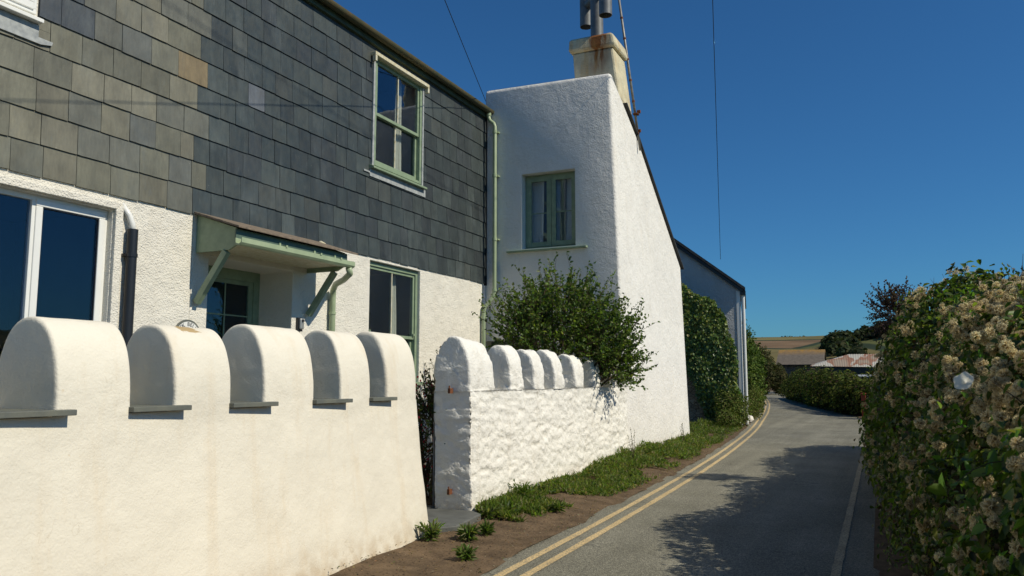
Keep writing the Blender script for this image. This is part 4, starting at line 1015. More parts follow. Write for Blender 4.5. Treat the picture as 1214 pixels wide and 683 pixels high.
# ================================================================== SHRUBS AND TREES
def shoots(name, base, centre, rad, nshoot, leafn, L, cols, wts, label, cat, m=None, group=None, twigl=(.35, .8), up=.5, nm='shrub', stems=5, aspect=.55, spread=1.0, trunk_r=.04, twig_r=.004, gap=.0):
    th_ = thing(nm, base, label, cat, group)
    br = MB(); bs = Vector(base); c = np.array(centre); rad = np.array(rad)
    for k in range(stems):
        tip = Vector(c+rdir(1)[0]*rad*.55); mid = bs.lerp(tip, .5)+Vector(rdir(1)[0]*.12)
        br.tube([bs+Vector((RNG.uniform(-.08, .08), RNG.uniform(-.08, .08), 0)), mid, tip], [trunk_r, trunk_r*.7, trunk_r*.3], 6)
    d = rdir(nshoot); rr = RNG.uniform(.35, 1.0, nshoot)**.6
    start = c+d*rad*rr[:, None]*.78
    if gap: 
        k = fbm(start*2.5, 2) > -gap; start = start[k]; d = d[k]; nshoot = len(start)
    dr = unit(d+np.array([0, 0, up])+rdir(nshoot)*.45)
    ln = RNG.uniform(*twigl, nshoot)*rad.mean()
    P = []; D = []; Nn = []
    t = np.linspace(0, 1, leafn)
    for i in range(nshoot):
        a = start[i]; b = a+dr[i]*ln[i]*.5+rdir(1)[0]*.03; e = a+dr[i]*ln[i]+np.array([0, 0, .06*ln[i]])
        br.tube([a-dr[i]*.1, b, e], [twig_r*1.6, twig_r, twig_r*.4], 3, cap=False)
        q = np.where(t[:, None] < .5, a+(b-a)*t[:, None]*2, b+(e-b)*(t[:, None]*2-1))
        P.append(q); D.append(unit(rdir(leafn)*1.0+dr[i]*.8)); Nn.append(rdir(leafn)+np.array([0, 0, .8]))
    P = np.concatenate(P); D = np.concatenate(D); Nn = unit(np.concatenate(Nn)); n = len(P)
    Ls = L*RNG.uniform(.6, 1.25, n)
    leafmesh('foliage', P, D, Nn, Ls, Ls*aspect, tints(n, cols, wts), m or M['leaf'], th_)
    mesh('branches', br.v, br.f, M['bark'], th_)
    return th_
G1 = [(.075, .125, .026), (.11, .165, .034), (.16, .20, .045), (.045, .08, .02)]
# big shrub behind the rough wall: several overlapping lobes in one plant
def big_shrub():
    th_ = thing('garden_shrub', (-5.2, 13.0, .04), 'bushy green small leaved shrub spilling over the rough white wall', 'shrub')
    lobes = [((-5.15, 13.0, 2.6), (1.0, 1.0, .85), 520), ((-5.45, 12.35, 2.4), (.6, .7, .60), 190), ((-4.55, 13.6, 2.25), (.62, .75, .78), 330), ((-4.45, 13.9, 1.85), (.42, .5, .45), 130)]
    br = MB(); Ps = []; Ds = []; Ns = []
    for k in range(9):
        c, r_, _ = lobes[k % 4]; tip = Vector(np.array(c)+rdir(1)[0]*np.array(r_)*.5)
        br.tube([(-5.2+RNG.uniform(-.1, .1), 13+RNG.uniform(-.1, .1), 0), Vector((-5.2, 13, .9)).lerp(tip, .35), tip], [.045, .03, .012], 6)
    for c, r_, ns in lobes:
        c = np.array(c); r_ = np.array(r_); ns = int(ns*1.0); d = rdir(ns); rr = RNG.uniform(.15, 1, ns)**.55
        st_ = c+d*r_*rr[:, None]*.85; dr = unit(d*.8+np.array([0, 0, .75])+rdir(ns)*.4); ln = RNG.uniform(.15, .62, ns)
        for i in range(ns):
            k = 14; t = np.linspace(0, 1, k)[:, None]; bend = rdir(1)[0]*.06
            q = st_[i]+dr[i]*ln[i]*t+bend*np.sin(t*3)
            br.tube([q[0]-dr[i]*.12, q[6], q[-1]], [.006, .004, .002], 3, cap=False)
            Ps.append(q); Ds.append(unit(rdir(k)+dr[i]*.7)); Ns.append(rdir(k)+np.array([0, 0, .7]))
    P = np.concatenate(Ps); D = np.concatenate(Ds); Nn = np.concatenate(Ns); n = len(P); L = RNG.uniform(.035, .072, n)
    leafmesh('foliage', P, D, Nn, L*1.1, L*.72, tints(n, G1, [4, 4, 2, 2]), M['leaf'], th_)
    mesh('branches', br.v, br.f, M['bark'], th_)
big_shrub()
# red flowered bush in the gateway
fb = shoots('x', (-5.15, 8.6, .04), (-5.15, 8.75, .95), (.42, .55, .68), 260, 14, .05, [(.035, .055, .018), (.06, .08, .02), (.05, .035, .02)], [3, 3, 1], 'dark leafy bush with small red flowers in the gateway', 'bush', nm='flowering_bush', up=.3)
n = 420; d = rdir(n); P = np.array([-5.15, 8.75, .98])+d*np.array([.5, .62, .72])*RNG.uniform(.7, 1.08, n)[:, None]
leafmesh('flowers', P, rdir(n)*.3+np.array([0, 0, -1]), rdir(n), np.full(n, .035), np.full(n, .026), tints(n, [(.32, .012, .03), (.22, .01, .05)], [2, 1]), M['leaf'], fb)['kind'] = 'stuff'

def weed(base, h, nb, label, group, cols=((.08, .13, .03), (.12, .17, .045), (.16, .17, .07)), wdt=.014, spread=1.3, name='weed', ll=.085):
    P = []; D = []; Nn = []; b = np.array(base)
    br = MB()
    for i in range(nb):
        a = RNG.uniform(0, 6.28); o_ = np.array([math.cos(a), math.sin(a), 0]); lean_ = RNG.uniform(.1, .9)*spread; hh = h*RNG.uniform(.5, 1)
        k = 7; t = np.linspace(.1, 1, k)[:, None]; q = b+o_*lean_*hh*t**1.3*.7+np.array([0, 0, 1])*hh*t
        P.append(q); D.append(unit(o_*.7+rdir(k)*.7+np.array([0, 0, .5]))); Nn.append(rdir(k)+np.array([0, 0, .8]))
    P = np.concatenate(P); D = np.concatenate(D); Nn = np.concatenate(Nn); n = len(P); L = np.full(n, ll)*RNG.uniform(.6, 1.3, n)
    o = leafmesh(name, P-b, D, Nn, L, L*wdt/.06, tints(n, cols, [1]*len(cols)), M['leaf'])
    o.location = base; tag(o, label, 'weed', group); return o
def tall_weed(base, h, label):
    t_ = thing('tall_weed', base, label, 'weed'); br = MB(); b = Vector(base); P = []; D = []
    for s in range(4):
        tip = b+Vector((RNG.uniform(-.12, .12), RNG.uniform(-.15, .15), h*RNG.uniform(.6, 1))); br.tube([b, b.lerp(tip, .5)+Vector((.01, .02, 0)), tip], [.004, .003, .0015], 4)
        for k in range(16):
            P.append(np.array(b.lerp(tip, .25+.75*k/16))); D.append(rdir(1)[0]+np.array([0, 0, .6]))
    n = len(P); L = RNG.uniform(.02, .045, n); mesh('stems', br.v, br.f, M['bark'], t_)
    leafmesh('foliage', np.array(P), np.array(D), rdir(n), L, L*.5, tints(n, [(.06, .08, .03), (.10, .09, .05)], [1, 1]), M['leaf'], t_)
tall_weed((-5.1, 8.75, 1.45), .62, 'thin dry weed stems rising beside the rough wall end')
tall_weed((-5.0, 9.9, 1.4), .82, 'single spindly weed stem above the second merlon of the rough wall')
tall_weed((-4.25, 14.35, .05), .75, 'tall spindly weed standing where the rough wall meets the white gable')
tall_weed((-4.35, 18.9, .05), .55, 'bent dry stalk against the foot of the white gable')
wl_ = [((-4.02, 6.78, .07), .15, 26, 'grass tuft at the foot of the smooth wall corner'),
       ((-3.72, 7.35, .05), .08, 22, 'low green weed on bare earth in front of the slate slab'),
       ((-3.75, 7.05, .05), .10, 26, 'leafy weed on bare soil nearest the smooth wall end'),
       ((-4.1, 8.15, .06), .10, 20, 'small weed at the corner of the rough wall'),
       ((-4.0, 8.45, .06), .10, 20, 'broad leaved weed just past the rough wall corner'),
       ((-4.2, 9.35, .06), .25, 34, 'bluish bushy weed against the rough wall face'),
       ((-3.4, 6.35, .03), .09, 22, 'small weed in soil at the lower edge of the photo'),
       ((-3.6, 9.0, .05), .07, 16, 'tiny weed between yellow line and rough wall')]
for b, h, nb, lab in wl_: weed(b, h, nb, lab, 'weeds in the bare verge')
# grass and ground cover along the wall: nobody could count it
def verge_grass():
    n = 84000; y = 8.2+RNG.uniform(0, 1, n)**1.25*27
    wb = wallbase(y); e = lx(y)-.27; u = RNG.beta(1.0, 1.5, n)
    dens = np.clip((y-8.2)/4.0, .05, 1); x = wb+.03+(e-wb)*u*np.clip(.55+dens*.5, 0, 1)
    pn = fbm(np.stack([x*2.2, y*1.3, y*0], 1), 3); p2 = fbm(np.stack([x*7, y*5, y*0], 1), 3); keep = (pn+p2*.5 > -.30+.45*(1-dens)+.42*np.clip(u-.6, 0, 1)) & (x < e)
    x, y, u, pn = x[keep], y[keep], u[keep], pn[keep]; n = len(x)
    h = (.03+.10*(1-u)**1.5)*(.5+.9*(pn+.5))*np.clip((y-8)/5, .55, 1.3)
    z = .02+.08*(1-u)+RNG.uniform(0, 1, n)*h
    P = np.stack([x, y, z], 1); D = rdir(n)*.9+np.array([.15, 0, .8]); Nn = rdir(n)+np.array([0, 0, .5])
    blade = RNG.random(n) < .5; L = np.where(blade, RNG.uniform(.04, .12, n), RNG.uniform(.02, .06, n)); W_ = np.where(blade, .007, L*.75)
    c = tints(n, [(.10, .16, .026), (.145, .20, .036), (.19, .22, .06), (.24, .20, .10), (.05, .08, .02)], [4, 4, 3, 2, 2])
    o = leafmesh('verge_grass', P, D, Nn, L, W_, c, M['leaf']); tag(o, 'green grass and leafy weeds along the foot of the walls', 'grass', kind='stuff')
verge_grass()
def litter():
    n = 9000; y = RNG.uniform(5.2, 26, n); wb = wallbase(y); e = lx(y)-.14; u = RNG.random(n); x = wb+(e-wb)*u
    P = np.stack([x, y, .10*(1-u)+.012+RNG.uniform(0, .015, n)], 1); L = RNG.uniform(.008, .03, n)
    o = leafsimple('soil_litter', P, rdir(n)*np.array([1, 1, .15]), rdir(n)*.5+np.array([0, 0, 1]), L, L*.6, tints(n, [(.25, .17, .09), (.16, .10, .05), (.33, .28, .20), (.07, .045, .025), (.10, .13, .04)], [3, 4, 1, 3, 1]), M['leaf'])
    tag(o, 'dead leaves and small stones on the bare verge', 'litter', kind='stuff')
litter()
# white painted stone on the verge
def boulder():
    bm = bmesh.new(); bmesh.ops.create_icosphere(bm, subdivisions=4, radius=.20); V = np.array([v.co for v in bm.verts]); h = fbm(V*5, 4)
    for v, q in zip(bm.verts, h): v.co *= (1+q*.45); v.co.z *= .85
    me = bpy.data.meshes.new('marker_stone'); bm.to_mesh(me); bm.free(); me.materials.append(M['wall_rubble']); me.polygons.foreach_set('use_smooth', [True]*len(me.polygons))
    tag(link('marker_stone', me, loc=(-4.70, 30.8, .14)), 'pale painted boulder on the verge beside the double yellow lines', 'stone')
boulder()

def crown_tree(base, lobes, n, L, cols, wts, label, cat='tree', nm='tree', group=None, trunk=.12, density=.0, m=None, core=True, hgt=None):
    th_ = thing(nm, base, label, cat, group); P = []; per = [l[1][0]*l[1][1]+l[1][0]*l[1][2] for l in lobes]; tot = sum(per); br = MB(); b = Vector(base)
    Nn = []
    for (c, r_), p_ in zip(lobes, per):
        k = int(n*p_/tot); d = rdir(k); rr = RNG.uniform(.2, 1, k)**.33; bumpy = 1+fbm(d*2.7+np.array(c), 3)*.42+fbm(d*7+np.array(c)*3, 2)*.18
        q = np.array(c)+d*np.array(r_)*(rr*bumpy)[:, None]; g_ = fbm(q*(2.2/np.mean(r_)), 3) > -.33+density; P.append(q[g_]); Nn.append(d[g_])
        br.tube([b, b.lerp(Vector(c), .5)+Vector((RNG.uniform(-.2, .2), RNG.uniform(-.2, .2), 0)), Vector(c)+Vector((0, 0, r_[2]*.4))], [trunk, trunk*.6, trunk*.15], 7)
        for s in range(6):
            dd = Vector(rdir(1)[0]*np.array(r_)*.8); br.tube([Vector(c), Vector(c)+dd*.5+Vector((0, 0, .05)), Vector(c)+dd], [trunk*.3, trunk*.18, trunk*.06], 4)
    P = np.concatenate(P); Nn = unit(np.concatenate(Nn)+rdir(len(P))*.9+np.array([0, 0, .4])); k = len(P); D = np.cross(Nn, rdir(k)); Ls = L*RNG.uniform(.6, 1.5, k)
    leafsimple('foliage', P, D, Nn, Ls, Ls*.62, tints(k, cols, wts, .28), m or M['leaf_far'], th_)
    mesh('trunk', br.v, br.f, M['bark'], th_); return th_
TG = [(.045, .075, .02), (.07, .105, .026), (.10, .135, .034), (.03, .05, .016)]
# left of the lane, past the ivy house
crown_tree((-6.3, 36.5, 0), [((-6.1, 36.5, 2.9), (.95, 1.3, 1.25)), ((-5.75, 36.4, 1.3), (.85, 1.4, 1.25)), ((-6.6, 37.5, 3.3), (1.1, 1.4, 1.05))], 12000, .12, TG, [3, 4, 2, 2], 'dark rounded tree just past the ivy covered house')
crown_tree((-7.0, 43, 0), [((-6.75, 43, 2.4), (1.0, 2.2, 1.3)), ((-6.5, 43, 1.0), (.9, 2.4, 1.1)), ((-7.2, 46, 2.6), (1.2, 2.2, 1.3))], 9000, .15, TG, [3, 4, 2, 2], 'dense green roadside tree on the left bend of the lane')
crown_tree((-9.3, 57, 0), [((-9.0, 57, 1.7), (1.2, 4, 1.5)), ((-10.3, 64, 1.8), (1.2, 4, 1.7))], 8000, .17, [(.07, .06, .03), (.06, .07, .025), (.045, .055, .02)], [2, 2, 2], 'brownish hedgerow shrubs at the far left bend', 'hedge', 'hedgerow', trunk=.08)
crown_tree((-5.1, 27.6, 0), [((-4.55, 27.6, .55), (.36, .8, .55)), ((-4.85, 27.4, .8), (.45, .7, .65)), ((-4.75, 33.2, .7), (.36, 1.2, .7)), ((-4.62, 26.2, .35), (.35, .9, .35)), ((-4.45, 28.1, .6), (.3, .35, .6))], 9000, .06, [(.07, .10, .022), (.10, .12, .03), (.13, .12, .05)], [3, 3, 1], 'low yellowish scrub under the white downpipe', 'bush', 'roadside_bush', trunk=.02)
crown_tree((-12.5, 88, 0), [((-11.6, 87, 2.4), (1.3, 3, 2.3)), ((-10.7, 92, 1.7), (1.0, 3.0, 1.6)), ((-13.4, 92, 3.0), (1.8, 3, 2.8))], 12000, .24, [(.05, .05, .025), (.07, .065, .03), (.035, .045, .018)], [2, 2, 2], 'dark brownish hedge where the lane disappears', 'hedge', 'hedgerow', trunk=.1)

# right of the lane, far hedges
def hedge_line(pts, n, L, cols, wts, label, nm='hedge', m=None):
    th_ = thing(nm, (pts[0][0], pts[0][1], 0), label, 'hedge'); P = []; Nn = []; pts = np.array(pts, float)
    seg = RNG.uniform(0, len(pts)-1.001, n); i = seg.astype(int); f_ = (seg-i)[:, None]; c = pts[i]*(1-f_)+pts[i+1]*f_   # x,y,halfwidth,height
    a = RNG.uniform(-.15, math.pi+.15, n); rr = RNG.uniform(.3, 1, n)**.3
    ca = np.sign(np.cos(a))*np.abs(np.cos(a))**.6; sa = np.abs(np.sin(a))**.7
    b = 1+fbm(np.stack([c[:, 0]*.3+ca*1.2, c[:, 1]*.8, sa*2], 1), 3)*.38+fbm(np.stack([ca*4, c[:, 1]*2.6, sa*5], 1), 2)*.15
    P = np.stack([c[:, 0]+ca*c[:, 2]*rr*b, c[:, 1], .08+sa*c[:, 3]*rr*b], 1); Nn = np.stack([ca, ca*0-.2, sa+.3], 1)+rdir(n)*.9
    D = np.cross(Nn, rdir(n)); Ls = L*RNG.uniform(.6, 1.5, n); leafsimple('foliage', P, D, Nn, Ls, Ls*.6, tints(n, cols, wts, .28), m or M['leaf_far'], th_)
    # woody middle
    V = []; k = 12; q = 60
    for s in np.linspace(0, len(pts)-1.001, q):
        i = int(s); f_ = s-i; c = pts[i]*(1-f_)+pts[i+1]*f_
        e = min(1, 4*min(s, len(pts)-1-s)+.1)
        for j in range(k+1):
            aa = math.pi*j/k; V.append((c[0]+math.copysign(abs(math.cos(aa))**.6, math.cos(aa))*c[2]*.62*e, c[1], abs(math.sin(aa))**.7*c[3]*.66*e))
    V = np.array(V); V += (fbm(V*1.5, 3)*.15)[:, None]; w_ = k+1
    mesh('branches', V, [(r*w_+j, r*w_+j+1, (r+1)*w_+j+1, (r+1)*w_+j) for r in range(q-1) for j in range(k)], M['dark_core'], th_, smooth=True); return th_
hedge_line([(.7, 37.5, 1.6, 1.45), (-.8, 40, 1.4, 1.55), (-1.6, 44, 1.4, 1.7), (-2.7, 49, 1.4, 1.85), (-4.0, 56, 1.4, 2.0), (-5.4, 64, 1.4, 2.0), (-7.2, 75, 1.4, 1.9)], 26000, .15, [(.05, .07, .02), (.08, .10, .026), (.13, .14, .035), (.07, .05, .035)], [3, 3, 1.5, 1], 'dark clipped looking hedge along the right of the far lane')
hedge_line([(3.5, 34, 1.4, 1.6), (1.2, 35.5, 1.1, 1.5), (-.1, 36.3, .6, 1.35)], 9000, .09, [(.06, .075, .025), (.09, .10, .04), (.16, .16, .09)], [3, 2, 1], 'pale flowering hedge beside the red post')
hedge_line([(3.0, 22.5, 1.2, 1.8), (4.0, 29, 1.4, 1.9), (4.5, 35, 1.4, 2.2)], 9000, .10, [(.04, .055, .016), (.06, .075, .02)], [3, 3], 'low hedge set back behind the gateway gap')
rp_ = thing('red_post', (-.86, 37.0, 0), 'short red painted gatepost at the far right of the lane', 'post')
MB().box(-.98, -.80, 36.95, 37.10, 0, .98).build('post', M['redpost'], rp_, bevel=.02)
MB().box(-1.0, -.78, 36.93, 37.12, .98, 1.03).build('post_cap', M['redpost'], rp_, bevel=.015)

# ================================================================== BARN AND SHED
bn = thing('stone_barn', (-9.2, 101, 0), 'stone barn with orange lichened slate roof at the lane end', 'barn')
MB().box(-11.35, -6.5, 98.6, 104.4, -.2, 3.35).prism([(98.6, 3.352), (101.6, 4.95), (104.4, 3.352)], 'x', -11.33, -6.55).build('wall', M['barn_wall'], bn)
V = []; nx = 14
ro = MB().prism([(98.25, 3.28), (98.2, 3.34), (101.6, 5.15), (105.0, 3.34), (104.95, 3.28), (101.6, 5.07)], 'x', -11.6, -6.35).build('roof', M['barn_roof'], bn)
MB().box(-11.5, -6.4, 98.12, 98.22, 3.24, 3.32).build('gutter', M['black'], bn)
MB().box(-9.6, -8.6, 98.55, 98.62, .2, 2.2).build('door', M['black'], bn)
sh = thing('tin_shed', (-3.5, 86, 0), 'long low shed with pale and rusty corrugated roof', 'shed')
MB().box(-6.4, 2.5, 84.4, 90, -.2, 2.85).build('wall', M['black'], sh)
V = [(-6.7, 84, 2.92), (2.8, 84, 2.70), (2.8, 88, 4.15), (-3.3, 88, 4.15), (-6.7, 86.5, 3.15), (-6.7, 91, 2.92), (2.8, 91, 2.7)]
MB().add(V, [(0, 1, 2, 3), (0, 3, 4), (4, 3, 5), (3, 2, 6, 5), (0, 4, 5, 6, 1)]).build('roof', M['corrugated'], sh)
lb = thing('lean_to', (-1.8, 70, 0), 'flat grey roofed lean to behind the right hedge', 'shed')
MB().box(-3.3, -.4, 69, 71, -.1, 1.75).build('wall', M['black'], lb); MB().prism([(68.8, 1.78), (71.2, 1.95), (71.2, 2.0), (68.8, 1.84)], 'x', -3.5, -.2).build('roof', M['lead'], lb)

# ================================================================== WOOD ON THE HILL
def woodland():
    cs = []
    for k in range(420):
        x = RNG.uniform(-48, 130); y = RNG.uniform(450, 640)
        if x < -.060*y: continue
        if x > -12 and y < 520: continue
        cs.append((x, y, RNG.uniform(3.5, 7.5)))
    P = []; Nn = []
    for x, y, r_ in cs:
        z = float(hillh(np.array([x]), np.array([y]))[0]); k = int(90*r_/4); d = rdir(k); d[:, 2] = np.abs(d[:, 2])
        P.append(np.array([x, y, z+r_*.15])+d*np.array([r_, r_, r_*1.05])*(1+fbm(d*3+x, 2)*.3)[:, None]*RNG.uniform(.75, 1, k)[:, None]); Nn.append(d)
    P = np.concatenate(P); Nn = np.concatenate(Nn)+rdir(len(P))*.5; k = len(P)
    L = RNG.uniform(1.6, 3.4, k); o = leafsimple('woodland', P, np.cross(Nn, rdir(k)), Nn, L, L*.8, tints(k, [(.030, .042, .022), (.045, .058, .028), (.065, .068, .034)], [3, 3, 1]), M['leaf_far'])
    tag(o, 'dark wood on the hillside spur', 'woodland', kind='stuff')
    # hedgerow on the crest
    n = 4000; a = RNG.uniform(R(-24), R(10), n); d = RNG.uniform(1240, 1262, n); x = d*np.sin(a)-4; y = d*np.cos(a)+10; z = hillh(x, y)
    P = np.stack([x, y, z+RNG.uniform(0, 1, n)*(2.5+4.5*np.clip(fbm(np.stack([a*60, a*0, a*0], 1), 3)+.1, 0, 1))], 1)
    o = leafsimple('hedgerow', P, rdir(n), rdir(n), np.full(n, 4.5), np.full(n, 3.0), tints(n, [(.03, .045, .022), (.045, .055, .025)], [1, 1]), M['leaf']); tag(o, 'distant hedgerow along the hill crest', 'hedgerow', kind='stuff')
woodland()

# ================================================================== NEAR HEDGE WITH SEED HEADS
HF = lambda y: np.interp(y, [-1, 0, 1.5, 2.8, 5, 7.4, 11.3, 15, 18, 21], [.55, .50, .36, .28, .14, .02, -.16, -.24, -.26, -.2])   # left face
HT = lambda y: np.interp(y, [-1, 2, 3, 5, 7, 10, 14, 18, 21], [1.52, 1.50, 1.62, 1.93, 2.16, 2.36, 2.3, 2.2, 1.8])
def hsurf(y, a):
    """point on the hedge skin: a=0 left foot, .55 left shoulder, 1 right foot"""
    w = 1.7; t = np.asarray(a)
    H = HT(y)*(1+.16*np.sin(np.asarray(y)*1.15+.9)*np.clip((np.asarray(y)-4)/3, 0, 1)*np.sin(np.asarray(y)*.53))
    ang = math.pi*t; cx = np.cos(ang); sz = np.sin(ang)
    x = HF(y)+w/2*(1-np.sign(cx)*np.abs(cx)**np.interp(y, [3, 8], [.62, .95])); z = np.abs(sz)**np.interp(y, [3, 8], [.68, .85])*H
    P = np.stack([x-.07*np.clip(1-z/.7, 0, 1), y, z], -1); nrm = unit(np.stack([-cx*1.0, 0*cx, sz*.7], -1))
    b = fbm(P*1.25+5, 3)*.24+fbm(P*3.6, 3)*.13
    foot = np.clip(z/.5, .5, 1); x = x
    return P+nrm*(b*foot)[..., None], nrm
hg = thing('clematis_hedge', (.6, 10, 0), 'tall roadside hedge smothered in fluffy beige clematis seed heads, right foreground', 'hedge')
def near_hedge():
    ys = np.linspace(-1, 21.2, 150); aa = np.linspace(.0, 1, 40); Yg, Ag = np.meshgrid(ys, aa, indexing='ij')
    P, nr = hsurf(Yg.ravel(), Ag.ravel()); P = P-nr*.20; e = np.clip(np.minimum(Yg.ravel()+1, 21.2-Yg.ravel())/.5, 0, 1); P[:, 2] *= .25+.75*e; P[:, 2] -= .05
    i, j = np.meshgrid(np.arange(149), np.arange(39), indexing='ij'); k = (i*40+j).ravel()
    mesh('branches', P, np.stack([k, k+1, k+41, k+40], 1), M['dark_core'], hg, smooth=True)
    # leaves
    n = 60000; y = np.where(RNG.random(n) < .5, RNG.uniform(.6, 7, n), RNG.uniform(6, 21.3, n)); a = RNG.beta(1.1, 1.6, n)*.95+.03
    P, nr = hsurf(y, a); P = P+nr*(RNG.uniform(-.16, .06, n)+.10*RNG.random(n)**4)[:, None]
    g_ = fbm(P*2.6+30, 3); sel = g_ > -.30; P, nr, g_ = P[sel], nr[sel], g_[sel]; n = len(P)
    Nn = nr+rdir(n)*.8+np.array([0, 0, .4]); D = unit(np.cross(Nn, rdir(n))+np.array([0, 0, -.35])); L = RNG.uniform(.025, .058, n)*np.where(P[:, 1] > 7, 1.6, 1)
    c = tints(n, [(.06, .10, .022), (.10, .145, .03), (.04, .06, .018), (.15, .16, .05), (.10, .065, .035)], [4, 4, 3, 1.5, .7])
    leafmesh('foliage', P, D, Nn, L, L*.6, c, M['leaf'], hg)
    # bindweed: broad fresh green leaves at the near right
    n = 2600; y = np.abs(RNG.normal(0, 1.6, n))+1.3; a = np.clip(RNG.normal(.27, .14, n), .03, .6); P, nr = hsurf(y, a); P += nr*RNG.uniform(.0, .07, n)[:, None]
    k = (fbm(P*2.3+50, 3) > np.clip((y-2.6)*.09-.12, -.2, .4)); P, nr = P[k], nr[k]; n = len(P)
    Nn = nr+rdir(n)*.45; D = unit(np.array([-.1, -.2, -.7])+rdir(n)*.7); L = RNG.uniform(.03, .085, n)
    leafmesh('bindweed_leaves', P, D, Nn, L, L*.62, tints(n, [(.06, .15, .028), (.10, .20, .035), (.045, .11, .028), (.17, .22, .05)], [3, 2, 2, 1], .2), M['leaf'], hg, fold=.15)
    # twigs poking out
    br = MB(); n = 420; y = RNG.uniform(.8, 21.2, n); a = RNG.uniform(.15, .7, n); P, nr = hsurf(y, a)
    for i in range(n):
        d = unit(nr[i]+rdir(1)[0]*.8+np.array([0, 0, .3])); l = RNG.uniform(.1, .32); q = Vector(P[i]-nr[i]*.1); br.tube([q, q+Vector(d)*l*.6+Vector((0, 0, -.01)), q+Vector(d)*l+Vector(rdir(1)[0]*.04)], [.0035, .0025, .001], 3, cap=False)
    mesh('twigs', br.v, br.f, M['bark'], hg)['kind'] = 'stuff'
near_hedge()
def trails():
    br = MB(); Ps = []; Ds = []
    for k in range(150):
        y = RNG.uniform(1.5, 16); a = RNG.uniform(.12, .55); P, nr = hsurf(np.array([y]), np.array([a])); p = P[0]; d = unit(nr[0]*.8+rdir(1)[0]*.6+np.array([0, 0, .5])); pts = [p-nr[0]*.08]
        for i in range(7):
            d = unit(d+np.array([0, 0, -.26])+rdir(1)[0]*.12); pts.append(pts[-1]+d*RNG.uniform(.03, .06))
        br.tube(pts, [.0028, .0026, .0024, .0022, .002, .0018, .0015, .001], 4, cap=False)
        for q in pts[2:]:
            for r__ in range(2): Ps.append(q); Ds.append(rdir(1)[0]+np.array([0, 0, -.2]))
    mesh('trailing_stems', br.v, br.f, M['bark'], hg)['kind'] = 'stuff'
    Ps = np.array(Ps); n = len(Ps); L = RNG.uniform(.02, .07, n)
    leafmesh('trailing_leaves', Ps, np.array(Ds), rdir(n)+np.array([0, 0, .6]), L, L*.6, tints(n, [(.09, .17, .03), (.14, .20, .045), (.06, .11, .025)], [2, 1, 2], .25), M['leaf'], hg)
trails()
def head_proto(nh, seed):
    rg = np.random.default_rng(seed); V = []; Fq = []; C = []
    for i in range(nh):
        d = unit(rg.normal(size=3)); s = unit(np.cross(d, rg.normal(size=3))); t2 = np.cross(d, s); r_ = rg.uniform(.82, 1.04)
        p0 = d*.12; p1 = d*.60*r_+s*.10; p2 = d*.86*r_+s*.32; p3 = d*.80*r_+s*.56; w = .034
        for p, wd in ((p0, w*.6), (p1, w*1.5), (p2, w*1.6), (p3, w*.4)): V += [p+t2*wd, p-t2*wd]
        b = i*8; Fq += [(b, b+1, b+3, b+2), (b+2, b+3, b+5, b+4), (b+4, b+5, b+7, b+6)]
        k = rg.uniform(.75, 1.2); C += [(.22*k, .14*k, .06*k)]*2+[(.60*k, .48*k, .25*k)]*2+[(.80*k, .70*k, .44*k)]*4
    return np.array(V), np.array(Fq), np.array(C)
PR = [head_proto(150, s) for s in range(5)]; PRL = [head_proto(60, s+20) for s in range(4)]
def rmat(n):
    q = unit(RNG.normal(size=(n, 4))); a, b, c, d = q.T
    return np.stack([1-2*(c*c+d*d), 2*(b*c-a*d), 2*(b*d+a*c), 2*(b*c+a*d), 1-2*(b*b+d*d), 2*(c*d-a*b), 2*(b*d-a*c), 2*(c*d+a*b), 1-2*(b*b+c*c)], 1).reshape(n, 3, 3)
def merged_heads(name, P, r_, protos, parent, tint):
    Vs = []; Fs = []; Cs = []; off = 0; Rm = rmat(len(P))
    for i in range(len(P)):
        V, Fq, C = protos[i % len(protos)]; Vs.append(V@Rm[i].T*r_[i]+P[i]); Fs.append(Fq+off); Cs.append(C*tint[i]); off += len(V)
    return mesh(name, np.concatenate(Vs), np.concatenate(Fs), M['fluff'], parent, col=np.clip(np.concatenate(Cs), 0, .9))
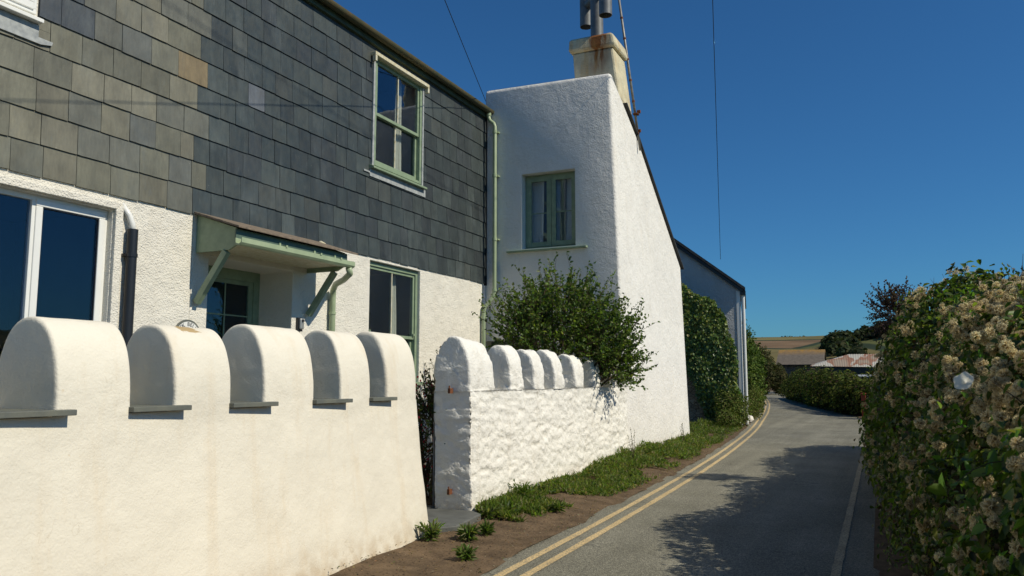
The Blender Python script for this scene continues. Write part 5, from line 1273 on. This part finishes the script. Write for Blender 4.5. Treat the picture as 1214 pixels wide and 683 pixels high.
def heads():
    # panicles: groups of heads round a shared point
    pts = []; n = 1600
    y = np.concatenate([RNG.uniform(1.3, 5.5, 620), RNG.uniform(4, 21, 980)]); a = RNG.beta(1.7, 1.7, n)*.72+.05; P, nr = hsurf(y, a)
    g_ = fbm(P*1.3+70, 3); dist = np.hypot(P[:, 1]-2.75, (P[:, 2]-1.55)*1.2); bind = (dist < .55) & (RNG.random(n) < .72)
    g3 = fbm(P*4.2+11, 2); keep = (g_+g3*.5 > -.22) & ~bind; P, nr = P[keep], nr[keep]
    for p, q in zip(P, nr):
        k = RNG.integers(2, 6)
        for j in range(k): pts.append(p+q*RNG.uniform(.0, .075)+RNG.normal(size=3)*.030*(1 if p[1] < 8 else 1.25))
    pts = np.array(pts); r_ = RNG.uniform(.016, .034, len(pts))*np.where(pts[:, 1] > 7, 1.25, 1); tint = (1+RNG.normal(size=(len(pts), 1))*.15)*np.array([1, .97, .92])**RNG.uniform(-1, 1.5, (len(pts), 1))
    # those largest in the picture become individual parts
    d = np.linalg.norm(pts-np.array([0, 0, 1.6]), axis=1); rel = pts[:, 0]/np.maximum(pts[:, 1], .1); vis = (rel < .15) & (pts[:, 1] > .8)
    score = np.where(vis, r_/d, 0); order = np.argsort(-score); top = order[:100]; rest = order[100:]
    mes = []
    for V, Fq, C in PR:
        me = bpy.data.meshes.new('seed_head'); me.from_pydata([tuple(v) for v in V], [], [tuple(f) for f in Fq]); me.materials.append(M['fluff'])
        at = me.color_attributes.new('Col', 'FLOAT_COLOR', 'POINT'); at.data.foreach_set('color', np.concatenate([C, np.ones((len(C), 1))], 1).astype(np.float32).ravel()); mes.append(me)
    hl = wloc(hg)
    for i, t in enumerate(top):
        o = bpy.data.objects.new('seed_head', mes[i % 5]); COL.objects.link(o); o.parent = hg; o.location = Vector(pts[t])-hl; o.scale = (float(r_[t]),)*3
        o.rotation_euler = (RNG.uniform(0, 6), RNG.uniform(0, 6), RNG.uniform(0, 6))
    near = rest[pts[rest, 1] < 6]; far = rest[pts[rest, 1] >= 6]
    nn = len(near); allp = np.concatenate([near, far])
    Vs = []; Fs = []; Cs = []; off = 0; Rm = rmat(len(allp))
    for j, i in enumerate(allp):
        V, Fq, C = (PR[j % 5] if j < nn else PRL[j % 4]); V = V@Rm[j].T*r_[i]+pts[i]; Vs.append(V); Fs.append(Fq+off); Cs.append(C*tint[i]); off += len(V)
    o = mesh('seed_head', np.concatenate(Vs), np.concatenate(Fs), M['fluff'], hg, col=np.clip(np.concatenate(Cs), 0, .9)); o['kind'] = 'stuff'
heads()
def bindweed_flower(c, face, r_, name='bindweed_flower', label=None):
    c = Vector(c); z = Vector(face).normalized(); x = z.orthogonal().normalized(); y = z.cross(x); V = []; n = 40
    prof = [(.05, -.85), (.10, -.55), (.2, -.25), (.45, -.05), (.8, .03), (1.0, 0.0)]
    for rr, h in prof:
        for k in range(n):
            a = 2*math.pi*k/n; w = 1+.07*math.cos(5*a)*(rr > .6); hh = h+(.05*math.cos(5*a) if rr > .7 else 0); V.append(c+(x*math.cos(a)+y*math.sin(a))*rr*w*r_+z*hh*r_)
    Fs = [(i*n+k, i*n+(k+1) % n, (i+1)*n+(k+1) % n, (i+1)*n+k) for i in range(5) for k in range(n)]
    return mesh(name, V, Fs, M['petal'], hg, smooth=True, label=label)
bindweed_flower((.195, 2.55, 1.596), (-.45, -.75, .45), .027, label='single white trumpet flower')

# purple leaved sapling and thorny shrub rising behind the hedge
shoots('x', (.55, 13.6, .2), (.22, 13.6, 2.60), (.36, .4, .36), 210, 20, .042, [(.055, .03, .045), (.07, .045, .05), (.05, .05, .03)], [3, 3, 1], 'dark purple leaved sapling rising above the hedge against the sky', 'tree', nm='tree', up=.25, twigl=(.5, .95), twig_r=.004, stems=6, trunk_r=.03)
shoots('x', (1.6, 8.6, .2), (1.45, 8.6, 2.05), (.8, .8, .5), 340, 18, .045, [(.05, .075, .02), (.08, .10, .03), (.10, .08, .06)], [3, 2, 1], 'twiggy green shrub behind the hedge at the right edge', 'shrub', nm='shrub', up=.4, twigl=(.3, .55), twig_r=.004, stems=6, trunk_r=.03)

# ================================================================== OVERHEAD CABLES
def cable(a, b, sag, r_, label):
    a, b = Vector(a), Vector(b); pts = [a.lerp(b, t)-Vector((0, 0, sag*4*t*(1-t))) for t in np.linspace(0, 1, 24)]
    o = MB().tube(pts, r_, 6).build('overhead_cable', M['wire'], None, smooth=True); tag(o, label, 'cable')
cable((-7.60, 14.95, 7.62), (-.85, -5.0, 7.75), 0, .007, 'thin black cable running from the cottage gutter corner into the sky')
cable((-5.24, 29.2, 5.95), (-.36, 2, 13.6), 0, .008, 'near vertical black cable crossing the open blue sky')
